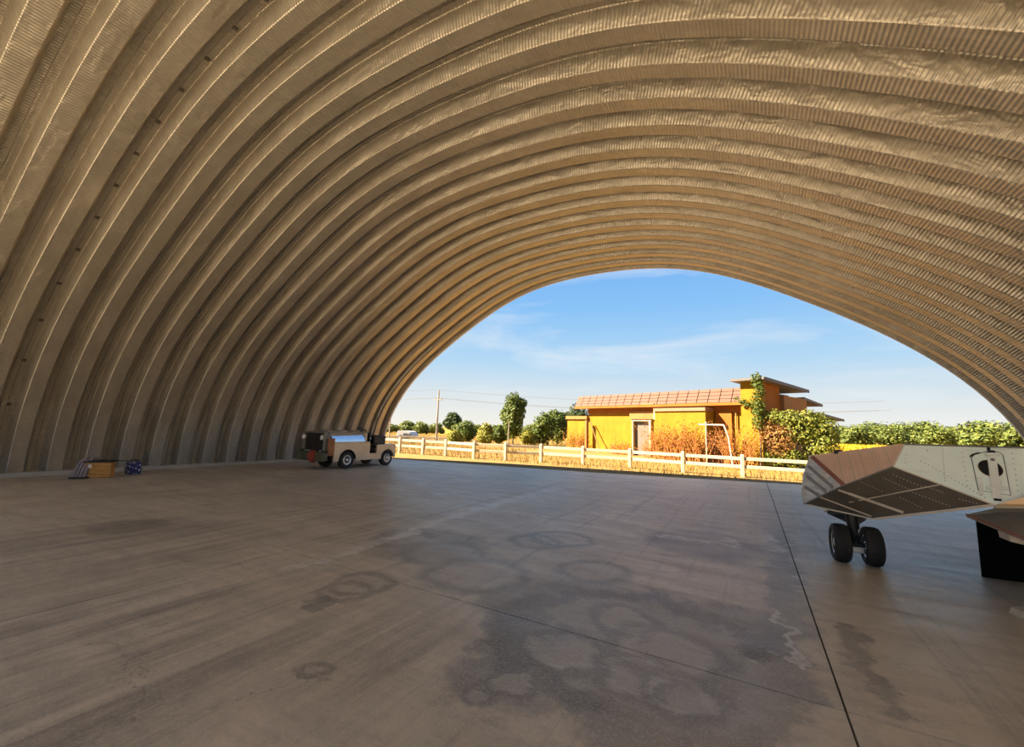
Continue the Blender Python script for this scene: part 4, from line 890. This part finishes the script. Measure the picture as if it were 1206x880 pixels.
# twin-wheel gear
gear = None
c1, c2_ = G(993, 663.5), G(1031, 669.0); ax = (c2_-c1); ax.z = 0; trk = ax.length; ax.normalize()
cb_ = (c1+c2_)/2; wr = .255; tw_ = .20
fw = Vector((-ax.y, ax.x, 0))
cb_ = cb_ + fw*.10
m_ = MB(); tp = YP(1006, 600, 8.0); hp = Vector((cb_.x, cb_.y, wr)); tp = Vector((cb_.x-.02, cb_.y+.03, .66))
m_.tube([hp+Vector((0, 0, .02)), hp.lerp(tp, .5), tp], [.045, .05, .06], 12); st_ = part('gear_strut', m_, BLK, None, True)
m_ = MB(); m_.tube([hp-ax*(trk/2-.04), hp+ax*(trk/2-.04)], .032, 10); part('axle', m_, BLK, st_, True)
m_ = MB(); m_.tube([hp+fw*-.06+Vector((0, 0, .06)), hp.lerp(tp, .35)-fw*.13, hp.lerp(tp, .75)-fw*.05], .018, 8); m_.tube([hp.lerp(tp, .5)+ax*.05, hp.lerp(tp, .9)+ax*.07], .015, 8); m_.tube([hp.lerp(tp, .45)-ax*.05, hp.lerp(tp, .95)-ax*.07], .015, 8); part('torque_link', m_, BLK, st_, True)
m_ = MB(); m_.bbox(tuple(hp+Vector((0, 0, -.06))-fw*.04), (.16, .06, .08), .01, Matrix.Rotation(math.atan2(ax.y, ax.x), 3, 'Z')); part('axle_block', m_, simple('pale_axle_metal', (.55, .53, .50), .4, .4), st_)
A_ = YP(976, 600, 7.95); C_ = YP(1020, 612, 7.75)
m_ = MB(); n8 = fw
m_.prism([YP(977, 595.5, 7.9), YP(1012, 607, 7.75), YP(1020.5, 612.5, 7.75), YP(1013, 617, 7.75), YP(1003, 619, 7.75), YP(990, 612, 7.8), YP(974, 605, 7.9)], Vector((.03, .16, 0))); part('gear_fairing', m_, BLK, st_)
m_ = MB(); m_.prism([YP(977, 594, 7.9), YP(1013, 605, 7.75), YP(1014, 612, 7.75), YP(975, 601, 7.9)], Vector((.03, .3, 0))); part('gear_door', m_, HOLE, st_)
m_ = MB(); m_.tube([YP(952, 590, 7.85), YP(973, 598, 7.85), YP(978, 600.5, 7.85)], .016, 8); m_.ell(tuple(YP(972, 601, 7.85)), (.03, .03, .03), 10, 8); part('tow_eye', m_, CHR, st_, True)
for s_ in (-1, 1):
    w = MB(); c0 = hp + ax*(s_*trk/2); h_ = tw_/2
    pr = [(-h_*.7, wr*.55), (-h_*.95, wr*.68), (-h_, wr*.82), (-h_*.82, wr*.95), (-h_*.6, wr*.985)]
    for gx in (-.38, -.13, .13, .38): pr += [(h_*(gx-.04), wr), (h_*(gx-.03), wr*.975), (h_*(gx+.03), wr*.975), (h_*(gx+.04), wr)]
    pr += [(h_*.6, wr*.985), (h_*.82, wr*.95), (h_, wr*.82), (h_*.95, wr*.68), (h_*.7, wr*.55)]
    w.lathe(tuple(c0), ax, pr, 36); o = part('tyre', w, TYR, st_, True)
    w = MB(); w.lathe(tuple(c0), ax, [(-h_*.72, .0), (-h_*.75, wr*.2), (-h_*.5, wr*.3), (-h_*.55, wr*.5), (-h_*.78, wr*.57), (h_*.78, wr*.57), (h_*.55, wr*.5), (h_*.5, wr*.3), (h_*.75, wr*.2), (h_*.72, 0)], 24); part('wheel_hub', w, CHR, st_, True)
# black screen standing under the wing
k0, k1 = G(1158, 680), G(1206, 686.5); kd = (k1-k0); kd.z = 0; kd.normalize(); kn = Vector((-kd.y, kd.x, 0))
zt = YP(1153, 612, (k0.y)).z
e = tag(empty('black_cover_box', (k0.x, k0.y, 0), math.atan2(kd.y, kd.x)), 'matte black open box standing on the floor under the wing at the right edge', 'box')
MBLK = simple('matte_black_board', (.004, .004, .004), .95); MBLK.node_tree.nodes['Principled BSDF'].inputs['Specular IOR Level'].default_value = .05
q = MB(); q.bbox((1.0, .02, zt/2), (2.0, .03, zt), .004); q.build('front_board', MBLK, e)
q = MB(); q.prism([(0, .04, 0), (.03, .04, 0), (.5, .9, 0), (.47, .9, 0)], (0, 0, zt)); q.build('end_board', MBLK, e)
q = MB(); q.bbox((1.5, .9, zt/2), (2.0, .03, zt), .004); q.build('back_board', MBLK, e)
# small chock at the edge of the frame
a = G(1208, 729); q = MB(); q.prism([(0, 0, 0), (.34, 0, 0), (.34, 0, .07), (.27, 0, .10), (.03, 0, .06)], (0, .12, 0)); o = q.build('wheel_chock', simple('pale_chock_wood', (.50, .46, .36), .8)); o.location = (a.x-.04, a.y, 0); o.rotation_euler.z = .3; tag(o, 'small pale wedge chock on the floor at the right edge, nearer than the black box', 'chock')
